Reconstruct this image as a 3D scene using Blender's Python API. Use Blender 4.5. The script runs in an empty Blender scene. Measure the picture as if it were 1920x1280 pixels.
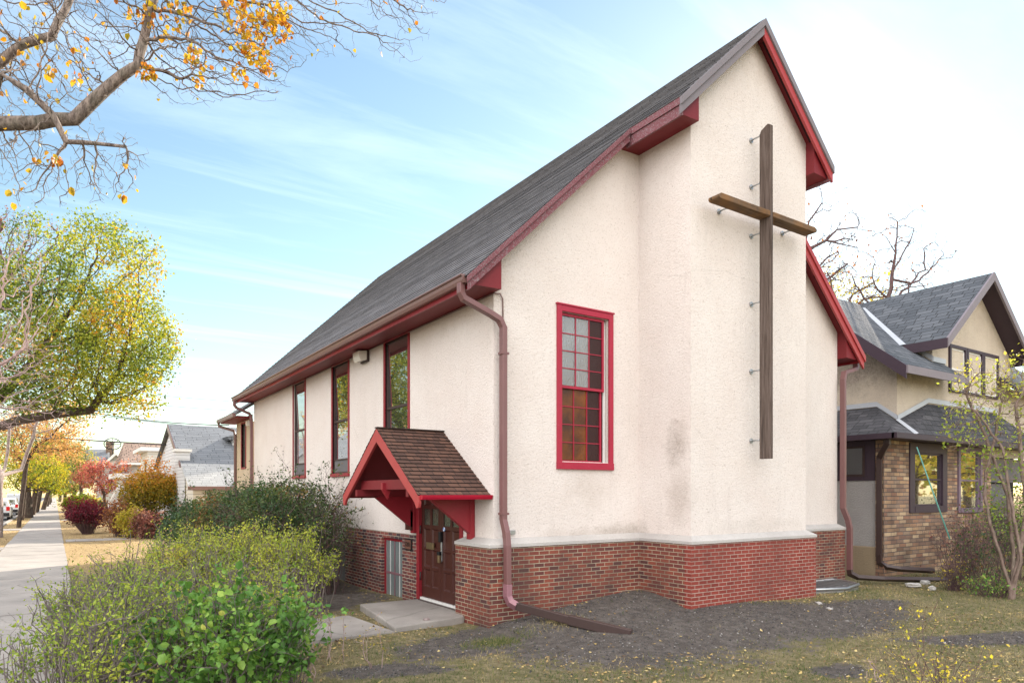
import bpy, math, random
import numpy as np
from mathutils import Vector
random.seed(7); RS = np.random.RandomState(11)
R = math.radians
C = bpy.context.scene.collection
S = 1.2                                   # everything is laid out in units of 1.2 m and enlarged at the end

# ------------------------------------------------------------------ survey helpers: sight line through a photo point met with a real plane
FX, HX, HY, H = 1280., 960., 924., 1.65
AZ = math.atan(857 / 1280)
FW = (math.sin(AZ), math.cos(AZ)); RT = (math.cos(AZ), -math.sin(AZ))
def ray(px, py):
    u = (px - HX) / FX
    return (FW[0] + u * RT[0], FW[1] + u * RT[1], -(py - HY) / FX)
def onX(px, py, X): r = ray(px, py); t = X / r[0]; return (X, r[1] * t, H + r[2] * t)
def onY(px, py, Y): r = ray(px, py); t = Y / r[1]; return (r[0] * t, Y, H + r[2] * t)
def atD(px, py, D): r = ray(px, py); return (r[0] * D, r[1] * D, H + r[2] * D)
def gnd(px, py, z=-.15): r = ray(px, py); t = (z - H) / r[2]; return (r[0] * t, r[1] * t, z)

# ------------------------------------------------------------------ object helpers
class MB:
    def __init__(s): s.v = []; s.f = []; s.uv = []; s.m = []; s.sm = []
    def face(s, pts, uv=None, mi=0, smooth=False):
        n = len(s.v); s.v += [tuple(p) for p in pts]; s.f.append(list(range(n, n + len(pts))))
        s.uv.append(uv if uv else [(0, 0)] * len(pts)); s.m.append(mi); s.sm.append(smooth)
    def auto(s, pts, mi=0):               # planar face with metre UVs: u horizontal, v up the face
        a, b, c = Vector(pts[0]), Vector(pts[1]), Vector(pts[2]); n = (b - a).cross(c - a)
        if n.length < 1e-9: n = Vector((0, 0, 1))
        n.normalize(); u = Vector((0, 0, 1)).cross(n)
        if u.length < .05: u = Vector((1, 0, 0))
        u.normalize(); w = n.cross(u)
        s.face(pts, [(Vector(p).dot(u), Vector(p).dot(w)) for p in pts], mi)
    def box(s, x0, x1, y0, y1, z0, z1, mi=0):
        if x0 > x1: x0, x1 = x1, x0
        if y0 > y1: y0, y1 = y1, y0
        if z0 > z1: z0, z1 = z1, z0
        P = lambda a, b, c: (a, b, c)
        for q in ([P(x0,y0,z0),P(x1,y0,z0),P(x1,y0,z1),P(x0,y0,z1)], [P(x1,y1,z0),P(x0,y1,z0),P(x0,y1,z1),P(x1,y1,z1)],
                  [P(x0,y1,z0),P(x0,y0,z0),P(x0,y0,z1),P(x0,y1,z1)], [P(x1,y0,z0),P(x1,y1,z0),P(x1,y1,z1),P(x1,y0,z1)],
                  [P(x0,y0,z1),P(x1,y0,z1),P(x1,y1,z1),P(x0,y1,z1)], [P(x0,y1,z0),P(x1,y1,z0),P(x1,y0,z0),P(x0,y0,z0)]):
            s.auto(q, mi)
        return s
    def prism(s, poly, d, mi=0):          # polygon (3D, planar) pushed along vector d
        d = Vector(d); a = [Vector(p) for p in poly]; b = [p + d for p in a]
        s.auto(a, mi); s.auto(b[::-1], mi); n = len(a)
        for i in range(n):
            j = (i + 1) % n; s.auto([a[j], a[i], b[i], b[j]], mi)
        return s
    def tube(s, path, r, k=8, mi=0, cap=True, prof=None, up=None):
        path = [Vector(p) for p in path]; n = len(path)
        rr = r if hasattr(r, '__len__') else [r] * n
        T = []
        for i in range(n):
            t = (path[min(i+1, n-1)] - path[max(i-1, 0)]); T.append(t.normalized() if t.length > 1e-9 else Vector((0,0,1)))
        ref = Vector(up) if up else (Vector((0,0,1)) if abs(T[0].z) < .9 else Vector((1,0,0)))
        u = (ref - T[0] * ref.dot(T[0])).normalized(); base = len(s.v); K = len(prof) if prof else k
        for i in range(n):
            u = (u - T[i] * u.dot(T[i])); u = u.normalized() if u.length > 1e-6 else Vector((1,0,0)); w = T[i].cross(u)
            sc = 1.
            if prof and 0 < i < n-1:
                c = (path[i+1]-path[i]).normalized().dot((path[i]-path[i-1]).normalized()); sc = 1/max(.5, math.sqrt((1+c)/2))
            for j in range(K):
                if prof: p = path[i] + u * (prof[j][0] * rr[i] * sc) + w * (prof[j][1] * rr[i])
                else: a = 2*math.pi*j/K; p = path[i] + u*(math.cos(a)*rr[i]) + w*(math.sin(a)*rr[i])
                s.v.append(tuple(p))
        for i in range(n-1):
            for j in range(K):
                q = (j+1) % K; a = base+i*K
                s.f.append([a+j, a+q, a+K+q, a+K+j]); s.uv.append([(0,0)]*4); s.m.append(mi); s.sm.append(not prof)
        if cap:
            s.f.append([base+j for j in range(K)][::-1]); s.uv.append([(0,0)]*K); s.m.append(mi); s.sm.append(False)
            s.f.append([base+(n-1)*K+j for j in range(K)]); s.uv.append([(0,0)]*K); s.m.append(mi); s.sm.append(False)
        return s
    def build(s, name, mat, parent=None, bevel=0):
        me = bpy.data.meshes.new(name); me.from_pydata(s.v, [], s.f)
        uv = me.uv_layers.new(name='UVMap')
        uv.data.foreach_set('uv', np.array([c for f in s.uv for q in f for c in q], dtype=np.float32))
        me.polygons.foreach_set('material_index', s.m); me.polygons.foreach_set('use_smooth', s.sm)
        for m in (mat if isinstance(mat, (list, tuple)) else [mat]): me.materials.append(m)
        me.update(); o = bpy.data.objects.new(name, me); C.objects.link(o)
        if parent: link(o, parent)
        if bevel:
            b = o.modifiers.new('bevel', 'BEVEL'); b.width = bevel; b.segments = 2; b.limit_method = 'ANGLE'
            w = o.modifiers.new('weld', 'WELD'); w.merge_threshold = 1e-4
            o.modifiers.move(1, 0)
        return o
def link(o, parent):                      # every mesh is written in world units, so a part only undoes its thing's own place
    o.parent = parent
    if parent.type == 'EMPTY': o.location = -Vector(parent.location)
def tag(o, label=None, cat=None, group=None, kind=None):
    if label: o['label'] = label
    if cat: o['category'] = cat
    if group: o['group'] = group
    if kind: o['kind'] = kind
    return o
def thing(name, label, cat, loc=(0,0,0), group=None):
    o = bpy.data.objects.new(name, None); C.objects.link(o); o.location = loc; o.empty_display_size = .2
    return tag(o, label, cat, group)
def struct(o): o['kind'] = 'structure'; return o
def mesh_np(name, V, F, mat, parent=None, attrs=None, smooth=False):
    """V (n,3), F (m,k) with constant k"""
    me = bpy.data.meshes.new(name); m, k = F.shape
    me.vertices.add(len(V)); me.vertices.foreach_set('co', V.astype(np.float32).ravel())
    me.loops.add(m*k); me.loops.foreach_set('vertex_index', F.astype(np.int32).ravel())
    me.polygons.add(m); me.polygons.foreach_set('loop_start', np.arange(0, m*k, k, dtype=np.int32))
    me.polygons.foreach_set('loop_total', np.full(m, k, dtype=np.int32))
    if smooth: me.polygons.foreach_set('use_smooth', np.ones(m, dtype=bool))
    for an, av in (attrs or {}).items():
        a = me.attributes.new(an, 'FLOAT', 'POINT'); a.data.foreach_set('value', av.astype(np.float32))
    me.update(calc_edges=True); me.materials.append(mat)
    o = bpy.data.objects.new(name, me); C.objects.link(o)
    if parent: link(o, parent)
    return o

# ------------------------------------------------------------------ material helpers
class NT:
    def __init__(s, name):
        s.mat = bpy.data.materials.new(name); s.mat.use_nodes = True; s.t = s.mat.node_tree; s.t.nodes.clear()
        s.out = s.n('ShaderNodeOutputMaterial'); s.b = s.n('ShaderNodeBsdfPrincipled'); s.l(s.b.outputs[0], s.out.inputs[0])
    def n(s, ty, **kw):
        d = s.t.nodes.new(ty)
        for k, v in kw.items(): setattr(d, k, v)
        return d
    def l(s, a, b): s.t.links.new(a, b)
    def set(s, node, **kw):
        for k, v in kw.items():
            i = node.inputs[k.replace('_', ' ')]
            if hasattr(v, 'is_output'): s.l(v, i)
            else: i.default_value = v if not isinstance(v, tuple) or len(v) != 3 or i.type != 'RGBA' else (*v, 1)
        return node
    def coord(s, kind='Object', scale=None, rot=None):
        c = s.n('ShaderNodeTexCoord').outputs[kind]
        if scale or rot:
            m = s.n('ShaderNodeMapping'); s.l(c, m.inputs[0])
            if scale: m.inputs['Scale'].default_value = scale if isinstance(scale, tuple) else (scale,)*3
            if rot: m.inputs['Rotation'].default_value = rot
            return m.outputs[0]
        return c
    def noise(s, vec, scale, detail=4, rough=.55):
        n = s.n('ShaderNodeTexNoise'); s.l(vec, n.inputs['Vector']); s.set(n, Scale=scale, Detail=detail, Roughness=rough); return n.outputs[0]
    def ramp(s, fac, stops, interp='LINEAR'):
        r = s.n('ShaderNodeValToRGB'); r.color_ramp.interpolation = interp; e = r.color_ramp.elements
        while len(e) < len(stops): e.new(.5)
        for q, (p, c) in zip(e, stops): q.position = p; q.color = (*c, 1) if isinstance(c, tuple) else (c, c, c, 1)
        s.l(fac, r.inputs[0]); return r.outputs[0]
    def mix(s, fac, a, b, mode='MIX'):
        m = s.n('ShaderNodeMix', data_type='RGBA', blend_type=mode)
        for i, v in ((0, fac), (6, a), (7, b)):
            if hasattr(v, 'is_output'): s.l(v, m.inputs[i])
            else: m.inputs[i].default_value = v if i == 0 else (*v, 1)
        return m.outputs[2]
    def math(s, op, a, b=0., c=None, clamp=False):
        m = s.n('ShaderNodeMath', operation=op, use_clamp=clamp)
        for i, v in enumerate((a, b, c)):
            if v is None: continue
            if hasattr(v, 'is_output'): s.l(v, m.inputs[i])
            else: m.inputs[i].default_value = v
        return m.outputs[0]
    def bump(s, h, dist=.01, strength=1., nrm=None):
        b = s.n('ShaderNodeBump'); s.l(h, b.inputs['Height']); s.set(b, Distance=dist, Strength=strength)
        if nrm is not None: s.l(nrm, b.inputs['Normal'])
        return b.outputs[0]
    def fin(s, col=None, rough=.8, nrm=None, spec=.3, metal=0):
        if col is not None:
            if hasattr(col, 'is_output'): s.l(col, s.b.inputs['Base Color'])
            else: s.b.inputs['Base Color'].default_value = (*col, 1)
        if hasattr(rough, 'is_output'): s.l(rough, s.b.inputs['Roughness'])
        else: s.b.inputs['Roughness'].default_value = rough
        s.b.inputs['Specular IOR Level'].default_value = spec; s.b.inputs['Metallic'].default_value = metal
        if nrm is not None: s.l(nrm, s.b.inputs['Normal'])
        return s.mat

def paint(name, col, rough=.45, var=.12, wear=None, wearcol=(.35,.33,.34), scale=3, grain=(1,1,1), spec=.35):
    t = NT(name); c = t.coord(); n = t.noise(c, scale, 5)
    cc = t.mix(n, tuple(x*(1-var) for x in col), tuple(min(1, x*(1+var)) for x in col))
    g = t.noise(t.coord(scale=grain), 6 if grain != (1,1,1) else 30, 6, .65)
    if wear: cc = t.mix(t.ramp(g, [(wear-.06, 0.), (wear+.06, 1.)]), cc, wearcol)
    dirt = t.noise(c, 14, 5, .7); cc = t.mix(t.ramp(dirt, [(.55, 0.), (.8, .35)]), cc, tuple(x*.45 for x in col))
    return t.fin(cc, rough, t.bump(g, .003, .4), spec)

def stucco(name, a, b, speck=(.25,.20,.16), rough=.95, stain=None, bs=1.):
    t = NT(name); c = t.coord(); big = t.noise(c, .9, 5, .6); fine = t.noise(c, 75, 3, .7); mid = t.noise(c, 28, 4, .7)
    cc = t.mix(t.ramp(big, [(.32, 0.), (.68, 1.)]), a, b); patch = t.noise(c, .33, 3, .5); cc = t.mix(t.ramp(patch, [(.52, 0.), (.56, .22)]), cc, tuple(x*.88 for x in a)); ck = t.n('ShaderNodeTexVoronoi', feature='DISTANCE_TO_EDGE'); t.l(t.mix(.25, c, t.n('ShaderNodeTexNoise').outputs['Color']), ck.inputs['Vector']); ck.inputs['Scale'].default_value = .42; cc = t.mix(t.math('MULTIPLY', t.ramp(ck.outputs['Distance'], [(0., 1.), (.004, 0.)]), t.ramp(t.noise(c, .8, 2), [(.55, 0.), (.62, .20)])), cc, tuple(x*.45 for x in b))
    v = t.n('ShaderNodeTexVoronoi'); t.l(c, v.inputs['Vector']); v.inputs['Scale'].default_value = 40
    f2 = t.noise(c, 42, 5, .8); sp = t.ramp(f2, [(.56, 0.), (.66, .55)]); cc = t.mix(sp, cc, speck); cc = t.mix(t.ramp(f2, [(.30, .5), (.42, 0.)]), cc, tuple(min(.85, x*1.25) for x in a))
    streak = t.noise(t.coord(scale=(3, 3, .35)), 2.2, 5, .65)
    cc = t.mix(t.ramp(streak, [(.55, 0.), (.85, .22)]), cc, tuple(x*.62 for x in b))
    if stain:
        for (cx, cy, cz, sx, sy, sz, col, amt) in stain:
            m = t.n('ShaderNodeMapping'); t.l(c, m.inputs[0])
            m.inputs['Location'].default_value = (-cx/sx, -cy/sy, -cz/sz); m.inputs['Scale'].default_value = (1/sx, 1/sy, 1/sz)
            d = t.n('ShaderNodeVectorMath', operation='LENGTH'); t.l(m.outputs[0], d.inputs[0])
            q = t.math('ADD', d.outputs['Value'], t.math('MULTIPLY', t.math('SUBTRACT', t.noise(c, 3.2, 6, .7), .5), 1.9))
            f = t.ramp(q, [(.15, amt), (.95, 0.)]); f = t.math('MULTIPLY', f, t.ramp(mid, [(.3, .4), (.65, 1.)]))
            cc = t.mix(f, cc, col)
    h = t.math('ADD', t.math('MULTIPLY', mid, .8), t.math('MULTIPLY', fine, .7)); h = t.math('ADD', h, t.math('MULTIPLY', v.outputs[0], -.5))
    return t.fin(cc, rough, t.bump(h, .011*bs, .9), .15)

def brick(name, stops, mortar, bw=.172, bh=.0565, ms=.0055, bumpd=.008, off=.5, dirt=.3, darklow=None):
    t = NT(name); uv = t.coord('UV'); wob = t.n('ShaderNodeVectorMath', operation='ADD')
    nz = t.n('ShaderNodeTexNoise'); t.l(uv, nz.inputs['Vector']); t.set(nz, Scale=14, Detail=3)
    sc = t.n('ShaderNodeVectorMath', operation='MULTIPLY_ADD'); t.l(nz.outputs['Color'], sc.inputs[0]); sc.inputs[1].default_value = (.005,.005,0); sc.inputs[2].default_value = (-.0025,-.0025,0)
    t.l(uv, wob.inputs[0]); t.l(sc.outputs[0], wob.inputs[1])
    b = t.n('ShaderNodeTexBrick'); t.l(wob.outputs[0], b.inputs['Vector']); b.offset = off
    t.set(b, Color1=(0,0,0), Color2=(1,1,1), Mortar=(.5,.5,.5), Scale=1., Mortar_Size=ms, Mortar_Smooth=.25, Bias=0., Brick_Width=bw, Row_Height=bh)
    col = t.ramp(b.outputs['Color'], stops); n1 = t.noise(t.coord(), 45, 5, .7); n2 = t.noise(t.coord(), 2.2, 5)
    col = t.mix(t.ramp(n1, [(.45, 0.), (.8, .5)]), col, tuple(x*.45 for x in stops[0][1]))
    col = t.mix(b.outputs['Fac'], col, t.mix(t.ramp(n2, [(.35, 0.), (.7, 1.)]), mortar, tuple(x*.62 for x in mortar)))
    col = t.mix(t.ramp(n2, [(.42, 0.), (.7, dirt+.15)]), col, (.07,.05,.045))
    h = t.math('ADD', t.math('MULTIPLY', b.outputs['Fac'], -1.), t.math('MULTIPLY', n1, .35))
    return t.fin(col, .85, t.bump(h, bumpd, 1.), .2)

def shingle(name, stops, bw=.26, bh=.115, line=(.02,.02,.02), bumpd=.012, ms=.004, tone=None):
    t = NT(name); uv = t.coord('UV'); b = t.n('ShaderNodeTexBrick'); t.l(uv, b.inputs['Vector']); b.offset = .37; b.offset_frequency = 2
    b.squash = .62; b.squash_frequency = 3
    t.set(b, Color1=(0,0,0), Color2=(1,1,1), Mortar=(.5,.5,.5), Scale=1., Mortar_Size=ms, Mortar_Smooth=.1, Bias=0., Brick_Width=bw, Row_Height=bh)
    col = t.ramp(b.outputs['Color'], stops); g = t.noise(t.coord(), 160, 2, .8); big = t.noise(t.coord(), 1.1, 5, .6)
    col = t.mix(t.ramp(g, [(.35, 0.), (.75, .6)]), col, tuple(x*1.8 for x in stops[-1][1]))
    col = t.mix(t.ramp(big, [(.4, 0.), (.75, .22)]), col, tuple(x*.6 for x in stops[0][1]))
    col = t.mix(b.outputs['Fac'], col, line)
    h = t.math('ADD', t.math('MULTIPLY', b.outputs['Fac'], -1.), t.math('MULTIPLY', g, .3)); h = t.math('ADD', h, t.math('MULTIPLY', b.outputs['Color'], .4))
    return t.fin(col, .9, t.bump(h, bumpd, .9), .2)

def leafmat(name, stops, trans=.45, rough=.5, hue=.0):
    t = NT(name); a = t.n('ShaderNodeAttribute', attribute_name='tint'); col = t.ramp(a.outputs['Fac'], stops)
    sp = t.noise(t.coord(), 60, 3); col = t.mix(t.ramp(sp, [(.45, 0.), (.8, .35)]), col, tuple(x*.5 for x in stops[0][1]))
    t.fin(col, rough, None, .3)
    tr = t.n('ShaderNodeBsdfTranslucent'); t.l(t.mix(.35, col, (1., .9, .1), 'MULTIPLY'), tr.inputs[0])
    m = t.n('ShaderNodeMixShader'); m.inputs[0].default_value = trans; t.l(t.b.outputs[0], m.inputs[1]); t.l(tr.outputs[0], m.inputs[2]); t.l(m.outputs[0], t.out.inputs[0])
    return t.mat

def bark(name, a, b, sc=14, bumpd=.02, stretch=(1,1,.25)):
    t = NT(name); c = t.coord(scale=stretch); n = t.noise(c, sc, 6, .7); n2 = t.noise(t.coord(), 5, 4)
    col = t.mix(t.ramp(n, [(.35, 0.), (.65, 1.)]), a, b); col = t.mix(t.ramp(n2, [(.5, 0.), (.75, .4)]), col, (.16,.17,.12))
    return t.fin(col, .9, t.bump(n, bumpd, 1.), .15)

def wood(name, a, b, ax=2, rough=.85, lich=None):
    sc = [26, 26, 26]; sc[ax] = 1.1; t = NT(name); c = t.coord(scale=tuple(sc)); n = t.noise(c, 1.3, 7, .7); n2 = t.noise(t.coord(), 3, 5, .6)
    col = t.ramp(n, [(.3, tuple(x*.35 for x in a)), (.48, a), (.68, b)])
    if lich: col = t.mix(t.ramp(n2, [(.4, 0.), (.65, .8)]), col, lich)
    col = t.mix(t.ramp(t.noise(c, .55, 3, .5), [(.62, 0.), (.70, .9)]), col, (.015,.012,.012))
    return t.fin(col, rough, t.bump(n, .006, 1.), .15)

def glassy(name, tint=(.02,.02,.025), refl=.55, rough=.02, bumps=0, bscale=8, col2=None):
    t = NT(name); nr = None
    if bumps: nr = t.bump(t.noise(t.coord(), bscale, 3, .6), bumps, 1.)
    c = tint
    if col2: c = t.mix(t.ramp(t.noise(t.coord(), 2.5, 4), [(.35, 0.), (.65, 1.)]), tint, col2)
    t.fin(c, .25 if not bumps else .3, nr, .5 if not bumps else .15)
    g = t.n('ShaderNodeBsdfGlossy'); g.inputs['Color'].default_value = (.9,.92,.95,1); g.inputs['Roughness'].default_value = rough
    if nr is not None: t.l(nr, g.inputs['Normal'])
    m = t.n('ShaderNodeMixShader'); m.inputs[0].default_value = refl; t.l(t.b.outputs[0], m.inputs[1]); t.l(g.outputs[0], m.inputs[2]); t.l(m.outputs[0], t.out.inputs[0])
    return t.mat

M = {}
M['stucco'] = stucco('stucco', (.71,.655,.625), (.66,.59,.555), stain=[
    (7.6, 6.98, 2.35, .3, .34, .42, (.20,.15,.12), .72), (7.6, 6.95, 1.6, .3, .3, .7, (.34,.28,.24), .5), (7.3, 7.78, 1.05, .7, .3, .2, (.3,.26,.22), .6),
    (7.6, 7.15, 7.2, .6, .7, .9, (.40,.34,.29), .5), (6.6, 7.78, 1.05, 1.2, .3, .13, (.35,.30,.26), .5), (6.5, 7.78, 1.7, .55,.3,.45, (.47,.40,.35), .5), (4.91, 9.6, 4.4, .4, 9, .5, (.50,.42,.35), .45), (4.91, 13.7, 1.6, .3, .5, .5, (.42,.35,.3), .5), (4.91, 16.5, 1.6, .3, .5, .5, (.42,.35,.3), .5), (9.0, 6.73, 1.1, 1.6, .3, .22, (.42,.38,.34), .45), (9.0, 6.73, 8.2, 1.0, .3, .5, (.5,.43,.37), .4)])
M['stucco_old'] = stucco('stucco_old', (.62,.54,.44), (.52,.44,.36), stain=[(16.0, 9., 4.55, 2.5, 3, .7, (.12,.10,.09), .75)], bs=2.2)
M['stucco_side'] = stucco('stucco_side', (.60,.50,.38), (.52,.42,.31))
M['stucco_grey'] = stucco('stucco_grey', (.45,.43,.42), (.38,.36,.36), bs=2.5)  # pale grey stucco of the neighbour's lower side wall
M['parge'] = stucco('parge', (.36,.28,.19), (.28,.22,.15))
M['brick'] = brick('brick', [(0., (.10,.045,.042)), (.15, (.16,.05,.042)), (.45, (.21,.06,.044)), (.75, (.26,.075,.05)), (.93, (.16,.048,.042)), (1., (.085,.045,.046))], (.42,.37,.27))
M['brick_dark'] = brick('brick_dark', [(0., (.055,.04,.05)), (.3, (.12,.05,.055)), (.6, (.20,.065,.06)), (1., (.24,.075,.06))], (.50,.45,.36), dirt=.2)
M['brick_new'] = brick('brick_new', [(0., (.20,.04,.032)), (.5, (.28,.058,.044)), (1., (.24,.05,.038))], (.46,.36,.30), dirt=.12)
M['stone_brick'] = brick('stone_brick', [(0., (.16,.095,.07)), (.22, (.46,.30,.18)), (.42, (.28,.145,.10)), (.6, (.56,.41,.26)), (.78, (.22,.13,.10)), (1., (.34,.25,.18))], (.15,.135,.13), bw=.29, bh=.088, ms=.008, off=.4, bumpd=.02)
M['ledge'] = stucco('ledge', (.50,.48,.46), (.38,.36,.35), bs=.5)
M['shingle'] = shingle('shingle', [(0., (.10,.099,.108)), (.5, (.135,.133,.144)), (1., (.175,.172,.184))], bw=.30, bh=.13)
M['shingle_brown'] = shingle('shingle_brown', [(0., (.042,.026,.024)), (.35, (.062,.036,.030)), (.65, (.088,.048,.037)), (1., (.125,.066,.048))], bw=.17, bh=.0925, ms=.005)
M['shingle_slate'] = shingle('shingle_slate', [(0., (.045,.052,.062)), (.5, (.072,.08,.093)), (1., (.105,.113,.128))], bw=.40, bh=.17, ms=.008)
M['shingle_black'] = shingle('shingle_black', [(0., (.028,.029,.034)), (.5, (.05,.05,.057)), (1., (.09,.088,.096))], bw=.34, bh=.15, ms=.007)
M['shingle_far'] = shingle('shingle_far', [(0., (.115,.125,.14)), (.5, (.14,.15,.165)), (1., (.17,.18,.195))], bw=.8, bh=.22, ms=.008)
M['shingle_pale'] = shingle('shingle_pale', [(0., (.24,.24,.24)), (.5, (.29,.29,.29)), (1., (.33,.33,.325))], bw=.45, bh=.22, ms=.006, line=(.14,.14,.14))
M['shingle_tan'] = shingle('shingle_tan', [(0., (.20,.14,.11)), (1., (.28,.20,.16))], bw=.5, bh=.3, ms=.02)
M['red'] = paint('red', (.25,.018,.028), .4)
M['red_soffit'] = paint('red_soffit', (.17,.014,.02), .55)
M['red_front'] = paint('red_front', (.35,.02,.048), .4, wear=.74, wearcol=(.5,.42,.42))
M['red_board'] = paint('red_board', (.36,.05,.052), .4, wear=.76, wearcol=(.4,.25,.23))
M['red_gutter'] = paint('red_gutter', (.36,.008,.03), .3)
M['weathered'] = paint('weathered', (.17,.055,.068), .8, wear=.56, wearcol=(.24,.18,.195), grain=(9,9,9))
M['weathered_grey'] = paint('weathered_grey', (.19,.175,.195), .85, wear=.6, wearcol=(.20,.14,.15), grain=(10,10,10))
M['gutter'] = paint('gutter', (.19,.105,.095), .35, spec=.5)
M['downspout'] = paint('downspout', (.18,.085,.085), .4, spec=.5)
M['boot'] = paint('boot', (.27,.13,.155), .4, spec=.5)
M['pipe'] = paint('pipe', (.05,.03,.028), .35, spec=.5)
M['door'] = paint('door', (.062,.018,.014), .38, var=.25)
M['bronze'] = paint('bronze', (.05,.03,.028), .5)
M['white'] = paint('white', (.72,.71,.69), .5)
M['black'] = paint('black', (.012,.012,.014), .4)
M['vent'] = paint('vent', (.03,.012,.014), .9)
M['steel'] = NT('steel').fin((.42,.43,.44), .42, None, .5, .85)
M['brass'] = NT('brass').fin((.30,.22,.13), .4, None, .5, .8)
M['lens'] = NT('lens').fin((.66,.62,.55), .25, None, .5)
M['purple'] = paint('purple', (.050,.032,.045), .5)
M['mauve'] = paint('mauve', (.20,.17,.19), .55)
M['flash'] = paint('flash', (.42,.44,.48), .45)
M['lilac'] = paint('lilac', (.17,.12,.16), .55)
M['glass'] = glassy('glass', (.02,.022,.022), .62)
M['glass_curtain'] = glassy('glass_curtain', (.42,.43,.43), .30, .04, .004, 3, (.30,.31,.32))
M['glass_dark'] = glassy('glass_dark', (.03,.03,.032), .22)
M['mullion'] = paint('mullion', (.20,.10,.12), .6)
M['glass_basement'] = glassy('glass_basement', (.20,.24,.245), .30, .15, .01, 6)
M['glass_frost'] = glassy('glass_frost', (.10,.10,.10), .30, .14, .010, 45, (.05,.03,.02))
M['glass_amber_reflection'] = glassy('glass_amber_reflection', (.22,.062,.004), .035, .16, .008, 45, (.06,.018,.006))  # amber reflection of the lower panes, put into the glass colour
M['glass_maroon'] = glassy('glass_maroon', (.030,.008,.008), .025, .16, .008, 50)
M['glass_leaded'] = glassy('glass_leaded', (.07,.08,.06), .22, .1, .01, 40, (.015,.02,.015))
M['screen'] = paint('screen', (.13,.125,.13), .8)
M['curtain'] = NT('curtain').fin((.55,.54,.52), .9)
M['dark'] = NT('dark').fin((.012,.012,.013), .9)
M['wood_post'] = wood('wood_post', (.105,.078,.066), (.165,.13,.118), 2)
M['wood_arm'] = wood('wood_arm', (.11,.075,.052), (.18,.12,.08), 0, lich=(.22,.115,.05))
M['siding'] = None
def siding(name, col, pitch=.16):
    t = NT(name); uv = t.coord('UV'); s = t.n('ShaderNodeSeparateXYZ'); t.l(uv, s.inputs[0])
    f = t.math('FRACT', t.math('DIVIDE', s.outputs[1], pitch)); c = t.mix(t.ramp(f, [(0., 1.), (.10, 1.), (.14, 0.)]), col, tuple(x*.45 for x in col))
    return t.fin(t.mix(t.ramp(t.noise(t.coord(), 1.5, 4), [(.4, 0.), (.8, .2)]), c, tuple(x*.6 for x in col)), .6, t.bump(f, .02, .8), .3)
M['siding'] = siding('siding_white', (.66,.67,.69)); M['siding_cream'] = siding('siding_cream', (.70,.66,.58)); M['siding_grey'] = siding('siding_grey', (.45,.46,.48))
M['bark'] = bark('bark', (.075,.055,.048), (.36,.29,.25), sc=30, bumpd=.03)
M['bark_dark'] = bark('bark_dark', (.045,.032,.026), (.11,.08,.065))
M['bark_mid'] = bark('bark_mid', (.13,.09,.075), (.28,.21,.18), stretch=(1,1,.4))
M['bark_pale'] = bark('bark_pale', (.24,.17,.15), (.42,.35,.32), stretch=(1,1,.6))
M['twig'] = bark('twig', (.075,.045,.05), (.16,.10,.10))
M['twig_pink'] = bark('twig_pink', (.30,.20,.19), (.48,.36,.34))
M['twig_grey'] = bark('twig_grey', (.12,.095,.09), (.27,.225,.215), sc=40)
M['lf_gold'] = leafmat('lf_gold', [(0., (.35,.28,.03)), (.4, (.62,.38,.02)), (.75, (.70,.28,.02)), (1., (.35,.10,.02))], .5)
M['lf_maple'] = leafmat('lf_maple', [(0., (.09,.14,.026)), (.38, (.20,.27,.04)), (.68, (.40,.42,.05)), (.9, (.62,.52,.05)), (1., (.60,.30,.04))], .52)
M['lf_orange'] = leafmat('lf_orange', [(0., (.42,.24,.09)), (.5, (.66,.36,.13)), (1., (.72,.45,.22))], .5)
M['lf_yg'] = leafmat('lf_yg', [(0., (.08,.13,.02)), (.5, (.26,.32,.03)), (.8, (.55,.48,.04)), (1., (.6,.4,.05))], .55)
M['lf_pale'] = leafmat('lf_pale', [(0., (.16,.20,.06)), (.5, (.34,.36,.12)), (1., (.55,.42,.15))], .5)
M['lf_pink'] = leafmat('lf_pink', [(0., (.30,.06,.06)), (.5, (.62,.18,.14)), (1., (.75,.34,.25))], .5)
M['lf_burn'] = leafmat('lf_burn', [(0., (.10,.012,.025)), (.5, (.26,.02,.045)), (1., (.48,.05,.08))], .35)
M['lf_fire'] = leafmat('lf_fire', [(0., (.15,.15,.02)), (.35, (.38,.30,.03)), (.65, (.68,.34,.05)), (1., (.78,.27,.08))], .55)
M['lf_dark'] = leafmat('lf_dark', [(0., (.025,.06,.028)), (.5, (.065,.12,.04)), (.82, (.15,.17,.045)), (1., (.34,.15,.06))], .25)
M['lf_hedge'] = leafmat('lf_hedge', [(0., (.18,.28,.04)), (.4, (.40,.48,.07)), (.8, (.60,.60,.09)), (1., (.62,.48,.09))], .4)
M['lf_green'] = leafmat('lf_green', [(0., (.07,.17,.035)), (.5, (.16,.32,.06)), (.85, (.32,.46,.08)), (1., (.52,.52,.12))], .35, .4)
M['lf_rust'] = leafmat('lf_rust', [(0., (.12,.05,.03)), (.5, (.32,.12,.05)), (1., (.48,.22,.08))], .35)
M['lf_wine'] = leafmat('lf_wine', [(0., (.12,.05,.05)), (.5, (.25,.08,.07)), (1., (.36,.18,.13))], .35)
M['lf_yellow'] = leafmat('lf_yellow', [(0., (.30,.30,.03)), (.5, (.60,.50,.05)), (1., (.62,.45,.10))], .45)
M['lf_litter'] = leafmat('lf_litter', [(0., (.13,.085,.05)), (.45, (.28,.19,.09)), (.8, (.48,.35,.13)), (1., (.64,.52,.24))], .1, .8)
M['grass'] = leafmat('grass', [(0., (.06,.10,.025)), (.35, (.14,.17,.055)), (.65, (.32,.27,.12)), (1., (.50,.40,.22))], .25, .8)
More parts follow.
